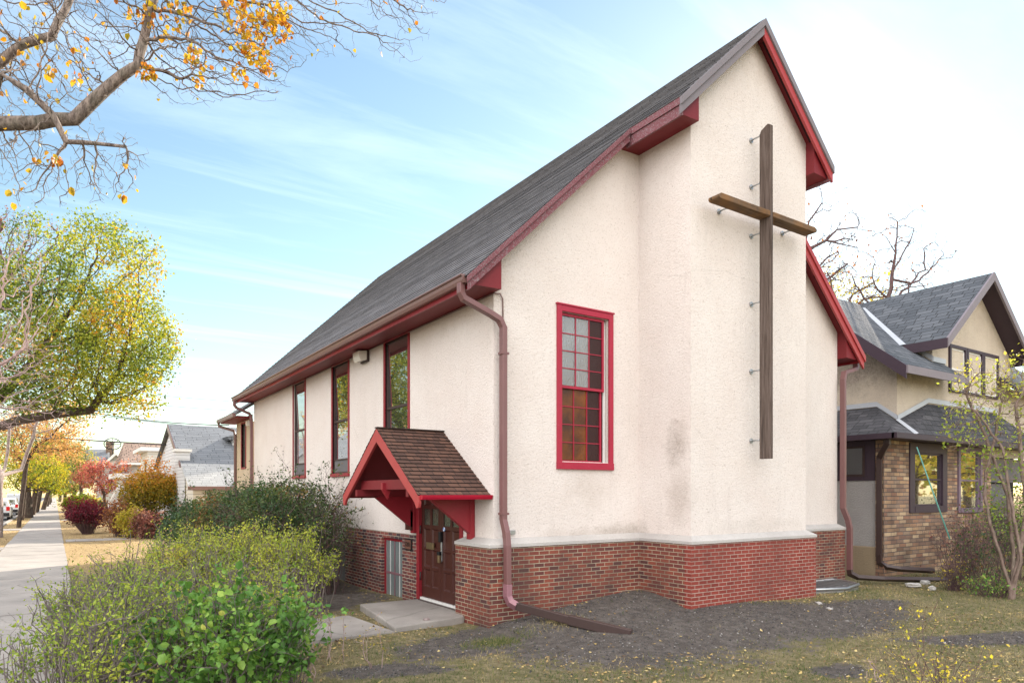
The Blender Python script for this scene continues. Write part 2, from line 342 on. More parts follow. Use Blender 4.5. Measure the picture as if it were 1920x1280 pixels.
def concrete(name, a, b, jd=None):
    t = NT(name); c = t.coord(); n = t.noise(c, 1.4, 6, .6); f = t.noise(c, 90, 3, .8)
    col = t.mix(t.ramp(n, [(.3, 0.), (.7, 1.)]), a, b); col = t.mix(t.ramp(f, [(.5, 0.), (.75, .5)]), col, tuple(x*.5 for x in a))
    cr = t.n('ShaderNodeTexVoronoi', feature='DISTANCE_TO_EDGE'); w = t.noise(c, 3, 4)
    mm = t.mix(.12, c, w); t.l(mm, cr.inputs['Vector']); cr.inputs['Scale'].default_value = .32
    col = t.mix(t.ramp(cr.outputs['Distance'], [(0., .4), (.004, 0.)]), col, (.12,.11,.10))
    return t.fin(col, .9, t.bump(f, .004, .8), .2)
M['concrete'] = concrete('concrete', (.26,.24,.225), (.36,.33,.305))
M['concrete_step'] = concrete('concrete_step', (.23,.21,.195), (.36,.335,.31))
M['asphalt'] = concrete('asphalt', (.07,.07,.075), (.10,.10,.105))
M['rock'] = stucco('rock', (.30,.25,.24), (.22,.17,.17))
M['chunk'] = stucco('chunk', (.55,.54,.52), (.4,.38,.36))

# ------------------------------------------------------------------ plants
def leaves(name, P, size, mat, parent, tint=None, aspect=.55, flat=0., dirs=None, hi=False, jit=.35):
    """one mesh of folded leaf blades at points P"""
    n = len(P); rs = RS
    d = rs.normal(size=(n,3)) if dirs is None else dirs + rs.normal(size=(n,3))*.5
    if flat: d[:,2] *= (1-flat)
    d /= np.linalg.norm(d, axis=1)[:,None]+1e-9
    q = rs.normal(size=(n,3)); q -= (q*d).sum(1)[:,None]*d
    if flat: 
        up = np.tile([0,0,1.],(n,1)); w = np.cross(d, up); q = q*(1-flat)+w*flat*2
    q /= np.linalg.norm(q, axis=1)[:,None]+1e-9
    nn = np.cross(d, q); L = size*(1+jit*rs.normal(size=n)).clip(.4,1.8)[:,None]; W = L*aspect
    fold = nn*L*.16
    t = (rs.rand(n) if tint is None else tint).clip(0,1)
    if hi:
        V = np.stack([P, P+d*L*.28+q*W*.45+fold, P+d*L*.68+q*W*.38+fold, P+d*L-fold*.4, P+d*L*.68-q*W*.38+fold, P+d*L*.28-q*W*.45+fold], 1).reshape(-1,3)
        b = np.arange(n)[:,None]*6; F = np.concatenate([b+np.array([0,1,2,3]), b+np.array([0,3,4,5])]); k = 6
    else:
        V = np.stack([P, P+d*L*.5+q*W*.5+fold, P+d*L, P+d*L*.5-q*W*.5+fold], 1).reshape(-1,3)
        b = np.arange(n)[:,None]*4; F = np.concatenate([b+np.array([0,1,2]), b+np.array([0,2,3])]); k = 4
    return mesh_np(name, V, F, mat, parent, {'tint': np.repeat(t, k)})

def colonize(roots, att, step, infl, kill, iters=120, jitter=.15, grav=(0,0,0), cap=22000):
    nodes = []; par = []
    for ch in roots:                       # ch = (parent_index or -1, [points])
        p = ch[0]
        for q in ch[1]: nodes.append(q); par.append(p); p = len(nodes)-1
    N = np.array(nodes, float); par = list(par); A = np.array(att, float); alive = np.ones(len(A), bool)
    bd = np.full(len(A), 1e9); bi = np.zeros(len(A), int); new = np.arange(len(N)); g = np.array(grav)
    for it in range(iters):
        ia = np.where(alive)[0]
        if len(ia) == 0 or len(N) > cap: break
        for c0 in range(0, len(new), 400):
            nb = new[c0:c0+400]; D = np.linalg.norm(A[ia][:,None]-N[nb][None], axis=2); j = D.argmin(1); dm = D[np.arange(len(ia)), j]
            u = dm < bd[ia]; bd[ia[u]] = dm[u]; bi[ia[u]] = nb[j[u]]
        alive[ia[bd[ia] < kill]] = False; ia = np.where(alive & (bd < infl))[0]
        if len(ia) == 0: break
        d = A[ia]-N[bi[ia]]; d /= np.linalg.norm(d, axis=1)[:,None]+1e-9
        acc = np.zeros((len(N),3)); np.add.at(acc, bi[ia], d); src = np.unique(bi[ia])
        dv = acc[src]; dv /= np.linalg.norm(dv, axis=1)[:,None]+1e-9
        dv += RS.normal(size=dv.shape)*jitter + g; dv /= np.linalg.norm(dv, axis=1)[:,None]+1e-9
        pts = N[src]+dv*step; s0 = len(N); N = np.concatenate([N, pts]); par += list(src); new = np.arange(s0, len(N))
    return N, np.array(par)

def tip_radii(N, par, r0, rt):
    n = len(N); cnt = np.zeros(n); has = np.zeros(n, bool)
    for i in range(n-1, -1, -1):
        if not has[i]: cnt[i] = 1
        if par[i] >= 0: cnt[par[i]] += cnt[i]; has[par[i]] = True
    T = max(cnt.max(), 2); return r0*cnt**(math.log(rt/r0)/math.log(T)), cnt
def wood_mesh(mb, N, par, r0=.012, pw=2.3, rmax=None, sides=6, fixed=None, thin=4):
    n = len(N); kids = [[] for _ in range(n)]
    for i, p in enumerate(par):
        if p >= 0: kids[p].append(i)
    r = np.zeros(n)
    r, cnt = tip_radii(N, par, r0, rmax or r0*10)
    if fixed is not None:
        for i, v in fixed.items(): r[i] = v
    st = [(i, None) for i in range(n) if par[i] < 0]
    while st:
        i, pr = st.pop(); path = [] if pr is None else [N[pr]]; rad = [] if pr is None else [min(r[pr], r[i]*1.15)]
        while True:
            path.append(N[i]); rad.append(r[i])
            if not kids[i]: rad[-1] *= .6; break
            ks = sorted(kids[i], key=lambda k: -r[k])
            for k in ks[1:]: st.append((k, i))
            i = ks[0]
        if len(path) > 1:
            m = max(rad); mb.tube(path, rad, sides if m > .035 else (thin if m > r0*2.2 else 3), cap=False)
    return r, kids

def tip_points(N, par, r, kids, thr, per, spread):
    idx = np.where(r < thr)[0]; P = np.repeat(N[idx], per, axis=0); return P + RS.normal(size=P.shape)*spread

def ell(c, rad, n, shell=.0):
    d = RS.normal(size=(n,3)); d /= np.linalg.norm(d, axis=1)[:,None]; u = RS.rand(n)**(1/3.)
    if shell: u = shell+(1-shell)*u
    return np.array(c)+d*u[:,None]*np.array(rad)

def tree(name, label, base, trunk, att, barkm, leafm, leaf=None, cat='tree', group=None, step=.35, infl=3., kill=.5, rt=.2, r0=.012, tip_thr=None,
         lsize=.1, per=6, spread=.25, jitter=.15, tintf=None, grav=(0,0,0), sides=7, limbs=(), aspect=.7, lcap=60000, keep=1., hi=False, crown='crown', iters=120):
    t = thing(name, label, cat, base, group)
    roots = [(-1, [np.array(p) for p in trunk])]; k = len(trunk)
    for pi, pts in limbs: roots.append((pi, [np.array(p) for p in pts]))
    N, par = colonize(roots, att, step, infl, kill, jitter=jitter, grav=grav, iters=iters)
    mb = MB(); r, kids = wood_mesh(mb, N, par, r0, rmax=rt, sides=sides); mb.build('trunk', barkm, t)
    if leafm:
        P = tip_points(N, par, r, kids, tip_thr or r0*1.9, per, spread)
        if keep < 1: P = P[RS.rand(len(P)) < keep]
        if len(P) > lcap: P = P[RS.permutation(len(P))[:lcap]]
        ti = tintf(P) if tintf else None
        leaves(crown, P, lsize, leafm, t, ti, aspect, hi=hi)
    return t, N

def curve_pts(p, d, L, n, bend=.25, up=0.):
    out = [np.array(p, float)]; d = np.array(d, float); d /= np.linalg.norm(d)
    for i in range(n):
        d = d + RS.normal(size=3)*bend/n**.5 + np.array([0,0,up/n]); d /= np.linalg.norm(d); out.append(out[-1]+d*L/n)
    return out

def shrub(name, label, base, rad, h, nst, stemm, leafm, lsize, nleaf, group=None, fan=.5, stemr=.009, lower=.3, tintf=None, cat='shrub', hi=False, aspect=.55,
          twigs=3, spread=.05, basew=.35, flat=0., extra=None, ell_leaves=0, erad=None, sub=2):
    """stems fan out of a base patch and carry twigs; the blades sit on the twigs (and in an uneven outer mass when ell_leaves > 0)"""
    t = thing(name, label, cat, base, group); mb = MB(); tips = []; b = np.array(base, float)
    for i in range(nst):
        a = RS.rand()*2*math.pi; rr = math.sqrt(RS.rand()); tip = b+np.array([math.cos(a)*rad[0]*rr, math.sin(a)*rad[1]*rr, h*(1-.35*rr**2)*(.75+.3*RS.rand())])
        p0 = b+np.array([math.cos(a)*rad[0]*rr*basew, math.sin(a)*rad[1]*rr*basew, -.02])+np.array([RS.normal()*.05, RS.normal()*.05, 0])
        m = p0*.5+tip*.5+np.array([RS.normal()*.06, RS.normal()*.06, h*.12*fan]); path = []
        for k in range(7):
            s = k/6.; path.append((1-s)**2*p0+2*s*(1-s)*m+s*s*tip+RS.normal(size=3)*.012*(k > 0))
        sr = stemr*(.6+.8*RS.rand()); mb.tube(path, [sr*(1-.7*k/6) for k in range(7)], 4, cap=False)
        for j in range(twigs):
            s = lower+(1-lower)*RS.rand(); q = path[min(6, int(s*6+.5))]; L = h*(.12+.22*RS.rand())
            dd = (tip-p0)/np.linalg.norm(tip-p0)+RS.normal(size=3)*.6; tw = curve_pts(q, dd, L, 4, .35, .3)
            mb.tube(tw, [sr*.5, sr*.42, sr*.36, sr*.3, sr*.2], 3, cap=False); tips += tw[1:]
            for _ in range(sub):
                w2 = curve_pts(tw[random.randint(1,3)], dd+RS.normal(size=3)*.8, L*.6, 3, .3); mb.tube(w2, sr*.22, 3, cap=False); tips += w2[1:]
    mb.build('stems', stemm, t); T = np.array(tips)
    nl = nleaf-ell_leaves; P = T[RS.randint(0, len(T), nl)]+RS.normal(size=(nl,3))*spread
    if ell_leaves:
        er = erad or (rad[0]*.95, rad[1]*.95, h*.55); cl = []
        nb = 26
        for k in range(nb):
            a = RS.rand()*2*math.pi; e = RS.rand()*1.25; cc = b+np.array([math.cos(a)*math.cos(e)*er[0]*.72, math.sin(a)*math.cos(e)*er[1]*.72, h*.42+math.sin(e)*h*.40])
            cl.append(ell(cc, (er[0]*.36, er[1]*.36, er[2]*.38), ell_leaves//nb, .55))
        P = np.concatenate([P]+cl); P = P[P[:,2] > b[2]+.03]
    ti = tintf(P) if tintf else None
    leaves('foliage', P, lsize, leafm, t, ti, aspect, flat, hi=hi)
    return t

# ================================================================== GROUND
def hgt(x, y):
    x = np.asarray(x, float); y = np.asarray(y, float)
    m = .35*np.exp(-((x-7.5)/1.75)**2-((np.clip(7.5-y,0,99))/.95)**2)*(y < 9)/(1+np.exp((4.75-x)/.07))
    m = np.maximum(m, .19*np.exp(-((x-7.7)/1.7)**2-((6.5-y)/1.0)**2)*(y < 8)*(x > 5))
    m = m+.09*np.exp(-((x-10.5)/2.2)**2-((6.3-y)/1.0)**2)*(y < 9)+.08*np.exp(-((x-5.3)/.8)**2-((7.35-y)/.5)**2)*(x > 4.8)
    m = m+.03*np.sin(x*1.7+y*.6)*np.cos(y*1.3-x*.4)*(np.hypot(x-4, y-7) < 12)*(x > .45)
    far = np.clip((y-24)/40, 0, 1)*(x > 1.2)*np.clip((x-1.2)/4, 0, 1)*.55
    return -.17+m+far
def soilf(x, y):
    """bare dark soil: 1, lawn: 0"""
    def e(cx, cy, sx, sy, a=0):
        ca, sa = math.cos(a), math.sin(a); u = ((x-cx)*ca+(y-cy)*sa)/sx; v = (-(x-cx)*sa+(y-cy)*ca)/sy
        return np.clip(1.45-np.hypot(u, v)*1.15, 0, 1)
    s = np.maximum.reduce([e(6.4, 6.45, 2.7, 1.9), e(8.7, 5.6, 2.5, 1.1, -.1), e(4.4, 7.2, 1.4, .75, .1), e(5.0, 5.1, .0001, .0001), e(10.3, 5.75, 1.5, .45, -.12),
                           e(*gnd(730, 1255)[:2], .8, .35, -.5), e(*gnd(1860, 1195)[:2], 1.5, .35, -.45), e(*gnd(1580, 1250)[:2], .42, .30, 0), e(3.6, 10.9, .9, .9), e(4.2, 12.6, .8, 3.0)])
    return s
# lawn far out, as one sheet reaching the horizon; a finer piece of the same sheet near the church
xs = np.concatenate([[-400,-120,-60,-30,-15,-8], np.arange(-6, 20, .16), [21,24,30,40,60,120,400]])
ys = np.concatenate([[-400,-100,-30,-10,-3], np.arange(0, 18, .16), np.arange(18, 44, .8), [50,60,80,110,160,260,500]])
X, Y = np.meshgrid(xs, ys); Z = hgt(X, Y); V = np.stack([X, Y, Z], -1).reshape(-1, 3); nx, ny = len(xs), len(ys)
I = np.arange((ny-1)*(nx-1)); r_ = I//(nx-1)*nx+I % (nx-1); F = np.stack([r_, r_+1, r_+nx+1, r_+nx], 1)
t = NT('lawn'); c = t.coord(); a = t.n('ShaderNodeAttribute', attribute_name='soil'); n1 = t.noise(c, 1.1, 6, .65); n2 = t.noise(c, 9, 6, .7); n3 = t.noise(c, 60, 4, .8)
g = t.ramp(n2, [(.25, (.12,.14,.055)), (.42, (.22,.20,.10)), (.6, (.36,.30,.18)), (.8, (.28,.235,.13))])
g = t.mix(t.ramp(n3, [(.40, 0.), (.7, .55)]), g, (.07,.06,.04))
fa = t.n('ShaderNodeAttribute', attribute_name='dry'); g = t.mix(fa.outputs['Fac'], g, t.mix(t.ramp(n3, [(.35, 0.), (.65, .75)]), t.ramp(n2, [(.3, (.22,.15,.08)), (.6, (.46,.32,.17))]), (.58,.42,.22)))
so = t.ramp(n2, [(.3, (.080,.068,.060)), (.52, (.145,.125,.113)), (.75, (.25,.222,.20))]); n4 = t.noise(c, 140, 3, .8); so = t.mix(t.ramp(n4, [(.52, 0.), (.68, .75)]), so, (.26,.25,.24))
so = t.mix(t.ramp(n3, [(.25, .7), (.42, 0.)]), so, (.012,.011,.012))
f = t.math('ADD', a.outputs['Fac'], t.math('MULTIPLY', t.math('SUBTRACT', n1, .5), 1.6)); f = t.math('ADD', f, t.math('MULTIPLY', t.math('SUBTRACT', n2, .5), .9))
f = t.ramp(f, [(.40, 0.), (.56, 1.)]); hh = t.math('ADD', n2, t.math('MULTIPLY', n3, .6))
M['lawn'] = t.fin(t.mix(f, g, so), .95, t.bump(t.math('ADD', hh, t.math('MULTIPLY', n4, .35)), .06, 1.), .1)
o = mesh_np('lawn', V, F, M['lawn'], None, {'soil': soilf(V[:,0], V[:,1]), 'dry': np.clip((V[:,1]-17)/4, 0, 1)*.85}, smooth=True); struct(o); tag(o, 'dry leaf-strewn lawn with bare dark soil around the church')
# pavement: flags with joints, running to the vanishing point
mb = MB(); y = -6.
while y < 330:
    L = 1.32 if y < 90 else 12; mb.box(-1.40+RS.normal()*.006, .26+RS.normal()*.006, y+.006, y+L-.006, -.30, -.148+RS.normal()*.003); y += L
o = struct(mb.build('sidewalk', M['concrete'])); tag(o, 'long concrete sidewalk running down the street')
mb = MB(); mb.prism([(*p[:2], -.30) for p in [(.335, 8.75), (2.55, 8.15), (3.62, 8.1), (3.55, 9.55), (2.4, 9.62), (.335, 10.1)]], (0, 0, .178)); o = struct(mb.build('entry_path', M['concrete_step'])); tag(o, 'short concrete path from the sidewalk to the church step')
mb = MB()
for (x0, x1, y0, y1) in ((.335, 4.2, 30.2, 31.6), (.335, 5, 54, 55.5), (.335, 5, 76, 78), (-2.3, -1.405, 26.9, 28.2), (-2.3, -1.405, 41, 42.6), (-2.3, -1.405, 66, 68)): mb.box(x0, x1, y0, y1, -.30, -.140)
o = struct(mb.build('garden_path', M['concrete'])); tag(o, 'pale concrete paths crossing the verges')
mb = MB(); mb.box(-12.5, -2.52, -60, 330, -.5, -.156); struct(mb.build('road', M['asphalt']))
mb = MB(); mb.box(-2.52, -2.34, -60, 330, -.45, -.10); mb.box(-12.7, -12.5, -60, 330, -.45, -.10); struct(mb.build('kerb', M['concrete']))

# ================================================================== CHURCH
X0, X1, YF, YB, XR, ZR, SL = 4.91, 13.09, 7.78, 21.1, 9.0, 8.88, .962
BX0, BX1, BY = 7.6, 10.4, 6.73
zr = lambda x: ZR-SL*abs(x-XR)
def mir(x): return 2*XR-x
church = thing('church', 'cream stucco church with steep gable, red trim and brick base', 'church', (9, 14, 0))
def wall_rect(mb, pt, u0, u1, z0, z1, holes, depth, mi=0, rev=True):
    """pt(u, z, d): point on the wall, d = distance inwards; holes (ua, ub, za, zb)"""
    us = sorted({u0, u1, *[min(max(h[k], u0), u1) for h in holes for k in (0, 1)]}); zs = sorted({z0, z1, *[min(max(h[k], z0), z1) for h in holes for k in (2, 3)]})
    for a, b in zip(us, us[1:]):
        for c, d in zip(zs, zs[1:]):
            m = ((a+b)/2, (c+d)/2)
            if any(h[0] < m[0] < h[1] and h[2] < m[1] < h[3] for h in holes): continue
            mb.face([pt(a, c, 0), pt(b, c, 0), pt(b, d, 0), pt(a, d, 0)], [(a, c), (b, c), (b, d), (a, d)], mi)
    for (a, b, c, d) in holes:
        for p, q in (((a, c), (b, c)), ((b, c), (b, d)), ((b, d), (a, d)), ((a, d), (a, c))):
            if p[1] == q[1] == c and c <= z0: continue
            e = (p[0]+(0 if p[0] != q[0] else depth), p[1]); g = (q[0]+(0 if p[0] != q[0] else depth), q[1])
            mb.face([pt(*p, 0), pt(*q, 0), pt(*q, depth), pt(*p, depth)], [p, q, (q[0]+.0, q[1]+depth), (p[0], p[1]+depth)] if p[1] == q[1] else [p, q, g, e], mi)
Lp = lambda u, z, d: (X0+d, u, z)              # long left wall
Fp = lambda u, z, d: (u, YF+d, z)              # front wall
W1 = (10.44, 11.40, 1.72, 4.32); W2 = (13.24, 14.18, 2.06, 4.32); W3 = (16.10, 17.03, 2.07, 4.32); DR = (8.61, 10.08, -.1, 2.02); BW = (10.68, 11.55, -.25, .86); FWn = (6.06, 6.96, 2.11, 4.27)
mb = MB(); zt = 4.42
wall_rect(mb, Lp, YF, YB, .93, zt, [W1, W2, W3, (8.61, 10.08, .9, 2.02)], .1)
wall_rect(mb, lambda u, z, d: (X0+.002, u, z), 13.4, YB, .72, .93, [], .1)
wall_rect(mb, Fp, X0, BX0, .93, zt, [FWn], .1); wall_rect(mb, Fp, BX1, X1, .93, zt, [], .1)
zs_ = lambda x: zr(x)-.06
mb.auto([(X0, YF, zt), (BX0, YF, zt), (BX0, YF, zs_(BX0)), (X0, YF, zs_(X0))]); mb.auto([(BX1, YF, zt), (X1, YF, zt), (X1, YF, zs_(X1)), (BX1, YF, zs_(BX1))])
mb.auto([(BX0, YF, .93), (BX0, BY, .93), (BX0, BY, zs_(BX0)), (BX0, YF, zs_(BX0))]); mb.auto([(BX1, BY, .93), (BX1, YF, .93), (BX1, YF, zs_(BX1)), (BX1, BY, zs_(BX1))])
mb.auto([(BX0, BY, .93), (BX1, BY, .93), (BX1, BY, zs_(BX1)), (XR, BY, zs_(XR)), (BX0, BY, zs_(BX0))])
mb.auto([(X1, YF, .0), (X1, YB, .0), (X1, YB, zs_(X1)), (X1, YF, zs_(X1))])
mb.auto([(X1, YB, -.2), (X0, YB, -.2), (X0, YB, zs_(X0)), (XR, YB, zs_(XR)), (X1, YB, zs_(X1))])
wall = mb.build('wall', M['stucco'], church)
mb = MB(); mb.auto([(X0+.03, YB, -.4), (X0+.03, 13.3, -.4), (X0+.03, 13.3, .73), (X0+.03, YB, .73)]); mb.build('foundation', M['screen'], church)
# brick base: three tones as in the place
mb = MB(); zb = .95; o_ = .1
wall_rect(mb, lambda u, z, d: (X0-.004+d, u, z), 10.08, 13.42, -.4, .97, [BW], .12)
mb.auto([(X0-.004, 13.42, -.4), (X0+.3, 13.42, -.4), (X0+.3, 13.42, .97), (X0-.004, 13.42, .97)][::-1])
base_l = mb.build('brick_base', M['brick_dark'], church)
mb = MB(); px0, pf = X0-.13, YF-.11
mb.auto([(px0, 8.60, -.4), (px0, pf, -.4), (px0, pf, zb), (px0, 8.60, zb)]); mb.auto([(px0, pf, -.4), (BX0-.1, pf, -.4), (BX0-.1, pf, zb), (px0, pf, zb)])
mb.auto([(X0+.2, 8.60, -.4), (px0, 8.60, -.4), (px0, 8.60, zb), (X0+.2, 8.60, zb)]); mb.auto([(BX0-.1, pf, -.4), (BX0-.1, BY-.1, -.4), (BX0-.1, BY-.1, zb), (BX0-.1, pf, zb)])
mb.auto([(BX1+.12, pf, -.4), (X1+.1, pf, -.4), (X1+.1, pf, zb+.02), (BX1+.12, pf, zb+.02)]); mb.auto([(X1+.1, pf, -.4), (X1+.1, YB, -.4), (X1+.1, YB, zb), (X1+.1, pf, zb)])
mb.build('brick_base', M['brick'], church)
mb = MB(); mb.auto([(BX0-.103, BY-.105, -.4), (BX1+.125, BY-.105, -.4), (BX1+.125, BY-.105, zb), (BX0-.103, BY-.105, zb)]); mb.auto([(BX1+.125, BY-.105, -.4), (BX1+.125, pf, -.4), (BX1+.125, pf, zb), (BX1+.125, BY-.105, zb)])
mb.auto([(BX0-.1035, BY+.02, -.4), (BX0-.1035, BY-.105, -.4), (BX0-.1035, BY-.105, zb), (BX0-.1035, BY+.02, zb)])
mb.build('brick_base', M['brick_new'], church)
# sloping cement ledge following the base
def ledge(mb, pts):                            # pts: (outer xy, inner xy)
    for (o1, i1), (o2, i2) in zip(pts, pts[1:]):
        mb.auto([(*o1, zb-.03), (*o2, zb-.03), (*o2, zb+.012), (*o1, zb+.012)]); mb.auto([(*o1, zb+.012), (*o2, zb+.012), (*i2, zb+.085), (*i1, zb+.085)]); mb.auto([(*o1, zb-.03), (*i1, zb-.03), (*i2, zb-.03), (*o2, zb-.03)])
mb = MB(); e = .012
ledge(mb, [((X0+.1, 8.60+e), (X0+.1, 8.60)), ((px0-e, 8.60+e), (X0-.003, 8.50)), ((px0-e, pf-e), (X0-.003, YF-.003)), ((BX0-.1-e, pf-e), (BX0-.003, YF-.003)), ((BX0-.1-e, BY-.105-e), (BX0-.003, BY-.003)),
           ((BX1+.125+e, BY-.105-e), (BX1+.003, BY-.003)), ((BX1+.125+e, pf-e), (BX1+.003, YF-.003)), ((X1+.1+e, pf-e), (X1+.003, YF-.003)), ((X1+.1+e, YB), (X1+.003, YB))])
mb.build('ledge', M['ledge'], church)
# roof: real shingle courses, each lapping the one below
def courses(mb, xe, xr, y0, y1, zfun, pitch=.13, th=.014, seed=1):
    L = math.hypot(xr-xe, zfun(xr)-zfun(xe)); n = int(round(L/pitch)); sg = 1 if xr > xe else -1
    nrm = Vector((-sg*SL, 0, 1)).normalized() if zfun is zr else Vector((-(zfun(xr)-zfun(xe)), 0, (xr-xe)))*sg; nrm.normalize()
    q = random.Random(seed)
    for k in range(n):
        a, b = k/n, (k+1)/n; A = Vector((xe+(xr-xe)*a, 0, zfun(xe)+(zfun(xr)-zfun(xe))*a)); B = Vector((xe+(xr-xe)*b, 0, zfun(xe)+(zfun(xr)-zfun(xe))*b))
        lo = A+nrm*(th+q.uniform(-.002, .003)); hi = B+nrm*.002; j0, j1 = q.uniform(-.012, .004), q.uniform(-.004, .012)
        P = lambda v, yy: (v.x, yy, v.z)
        mb.face([P(lo, y0+j0), P(lo, y1+j1), P(hi, y1+j1), P(hi, y0+j0)], [(y0, a*L), (y1, a*L), (y1, b*L), (y0, b*L)])
        mb.face([P(A, y0+j0), P(A, y1+j1), P(lo, y1+j1), P(lo, y0+j0)], [(y0, a*L), (y1, a*L), (y1, a*L+.012), (y0, a*L+.012)])
        mb.face([P(A, y0+j0), P(lo, y0+j0), P(hi, y0+j0), P(B, y0+j0)], [(y0, a*L)]*4); mb.face([P(A, y1+j1), P(lo, y1+j1), P(hi, y1+j1), P(B, y1+j1)], [(y0, a*L)]*4)
YR0, YR1, YE = 7.53, 6.52, 21.35; XE, XBE = 4.36, 7.17
mb = MB()
for f in (lambda x: x, mir):
    courses(mb, f(XE), f(XBE), YR0, YE, zr, seed=2); courses(mb, f(XBE), XR, YR1, YE, zr, seed=3)
roof = mb.build('roof', M['shingle'], church)
# sheathing and soffits under the shingles
def slab(mb, xe, xr, y0, y1, t0, t1): mb.prism([(xe, y0, zr(xe)-t0), (xr, y0, zr(xr)-t0), (xr, y0, zr(xr)-t1), (xe, y0, zr(xe)-t1)], (0, y1-y0, 0))
mb = MB()
for f in (lambda x: x, mir):
    slab(mb, f(XE+.03), f(XBE), YR0+.02, YE-.02, .012, .07); slab(mb, f(XBE+.01), XR, YR1+.02, YR0+.6, .012, .07)
    # closed eave boxes and the return at the bay
    for xa, xb, ya, yb, z0 in ((4.45, X0, 7.585, YE-.03, 4.345), (XBE+.04, BX0, 6.58, YF-.002, 6.93)):
        mb.prism([(f(xa), ya, z0-.012), (f(xb), ya, z0), (f(xb), ya, zr(xb)-.072), (f(xa), ya, zr(xa)-.072)], (0, yb-ya, 0))
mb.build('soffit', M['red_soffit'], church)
mb = MB()
def rake(mb, xe, xr, y, d0, d1, th): mb.prism([(xe, y, zr(xe)-d0), (xr, y, zr(xr)-d0), (xr, y, zr(xr)-d1), (xe, y, zr(xe)-d1)], (0, th, 0))
for f in (lambda x: x,):
    rake(mb, f(XE), f(XBE), YR0-.030, .0, .078, .045); rake(mb, f(XE+.02), f(XBE), YR0-.006, .080, .195, .04)
mb.build('bargeboard', M['weathered'], church)
mb = MB(); rake(mb, XBE-.01, XR, YR1-.035, .0, .105, .05); rake(mb, XBE, XR, YR1-.008, .107, .235, .04); mb.build('bargeboard', M['weathered_grey'], church)
mb = MB(); rake(mb, mir(XBE-.01), XR+.001, YR1-.035, .0, .12, .05); mb.build('bargeboard', M['weathered_grey'], church)
mb = MB(); rake(mb, mir(XBE), XR+.001, YR1-.008, .122, .27, .04); rake(mb, mir(XE), mir(XBE), YR0-.035, .0, .115, .05); rake(mb, mir(XE+.02), mir(XBE), YR0-.008, .117, .275, .04); mb.build('bargeboard', M['red_board'], church)
for f in (lambda x: x, mir):                   # bay eave fascia boards, running back along the bay
    mb = MB(); a = f(XBE); sgn = 1 if f(1) == 1 else -1
    mb.box(a, a+.03*sgn, YR1, YR0+.1, zr(XBE)-.10, zr(XBE)-.004); mb.box(a+.02*sgn, a+.05*sgn, YR1+.01, YR0+.1, zr(XBE)-.25, zr(XBE)-.103)
    mb.build('fascia', M['weathered'], church)
for f in (lambda x: x, mir): MB().box(f(4.425), f(4.452), YR0+.05, YE-.05, 4.285, 4.44).build('fascia', M['red'], church)
#                                      # dark vent strips let into the right-hand soffits
for (xa, xb, y) in ((9.15, 10.55, YR1+.10), (10.9, 12.0, YR0+.10), (12.1, 13.2, YR0+.10)):
    mb = MB(); mb.prism([(xa, y, zr(xa)-.071), (xb, y, zr(xb)-.071), (xb, y, zr(xb)-.078), (xa, y, zr(xa)-.078)], (0, .045, 0)); mb.build('soffit_vent', M['vent'], church)
# gutters
gp = [(0,0), (.0,.075), (.018,.118), (.03,.125), (.03,.118), (.012,.11), (.006,0.006)]
def gutter(x, y0, y1, z, sgn, nm='gutter'):
    mb = MB(); prof = [(0,0), (-.075,.0), (-.095,.035), (-.10,.075), (-.125,.09), (-.125,.105), (-.118,.105), (-.112,.09), (-.10,.085), (0,.085), (0,.1), (0,.1)][:11]
    mb.prism([(x+p[0]*sgn, y0, z+p[1]) for p in prof[:6]+[(0, .105)]], (0, y1-y0, 0)); return mb.build(nm, M['gutter'], church)
gut = gutter(4.424, 7.60, 21.3, 4.345, 1); gut2 = gutter(mir(4.424), 7.60, 21.3, 4.345, -1)
PR = [(-1,-.72), (1,-.72), (1,.72), (-1,.72)]
def spout(path, mat, nm, parent, r=.05, up=(0,1,0)): return MB().tube(path, r, mat and 4, prof=PR, up=up).build(nm, mat, parent, bevel=.006)
ds = spout([(4.36,7.70,4.36), (4.36,7.70,4.24), (4.40,7.70,4.17), (4.80,7.67,4.02), (4.93,7.66,3.96), (4.985,7.655,3.86), (4.985,7.655,1.30), (4.995,7.60,1.12), (5.0,7.58,.95), (5.0,7.575,.44)], M['downspout'], 'downspout', church)
spout([(5.0,7.575,.44), (5.0,7.575,.28), (5.02,7.54,.20), (5.07,7.46,.155)], M['boot'], 'boot', ds, .056)
a = (5.07,7.46,.16); b = (5.50,6.86,.02); c_ = (5.93,6.20,-.10)
spout([a, b], M['pipe'], 'lying_pipe', ds, .052, (0,0,1)); spout([(5.485,6.885,.028), c_], M['pipe'], 'lying_pipe', ds, .060, (0,0,1))
[MB().box(4.93, 5.045, 7.60, 7.70, z, z+.03).build('strap', M['downspout'], ds) for z in (3.5, 1.36)]
x = mir(4.36); ds = spout([(x,7.70,4.36), (x,7.70,4.26), (x-.04,7.69,4.18), (x-.5,7.66,4.06), (x-.56,7.65,3.92), (x-.56,7.65,1.35), (x-.44,7.62,1.12), (x-.41,7.60,.95), (x-.41,7.60,.10)], M['downspout'], 'downspout', church)
spout([(x-.41,7.60,.12), (x-.41,7.59,.04), (x-.3,7.5,-.03), (x+.1,7.2,-.06), (15.2,6.62,-.12)], M['pipe'], 'lying_pipe', ds, .052, (0,0,1))
ds = spout([(4.36,21.1,4.36), (4.36,21.1,4.22), (4.42,21.12,4.15), (4.80,21.16,4.0), (4.85,21.16,3.85), (4.85,21.16,.1)], M['downspout'], 'downspout', church)
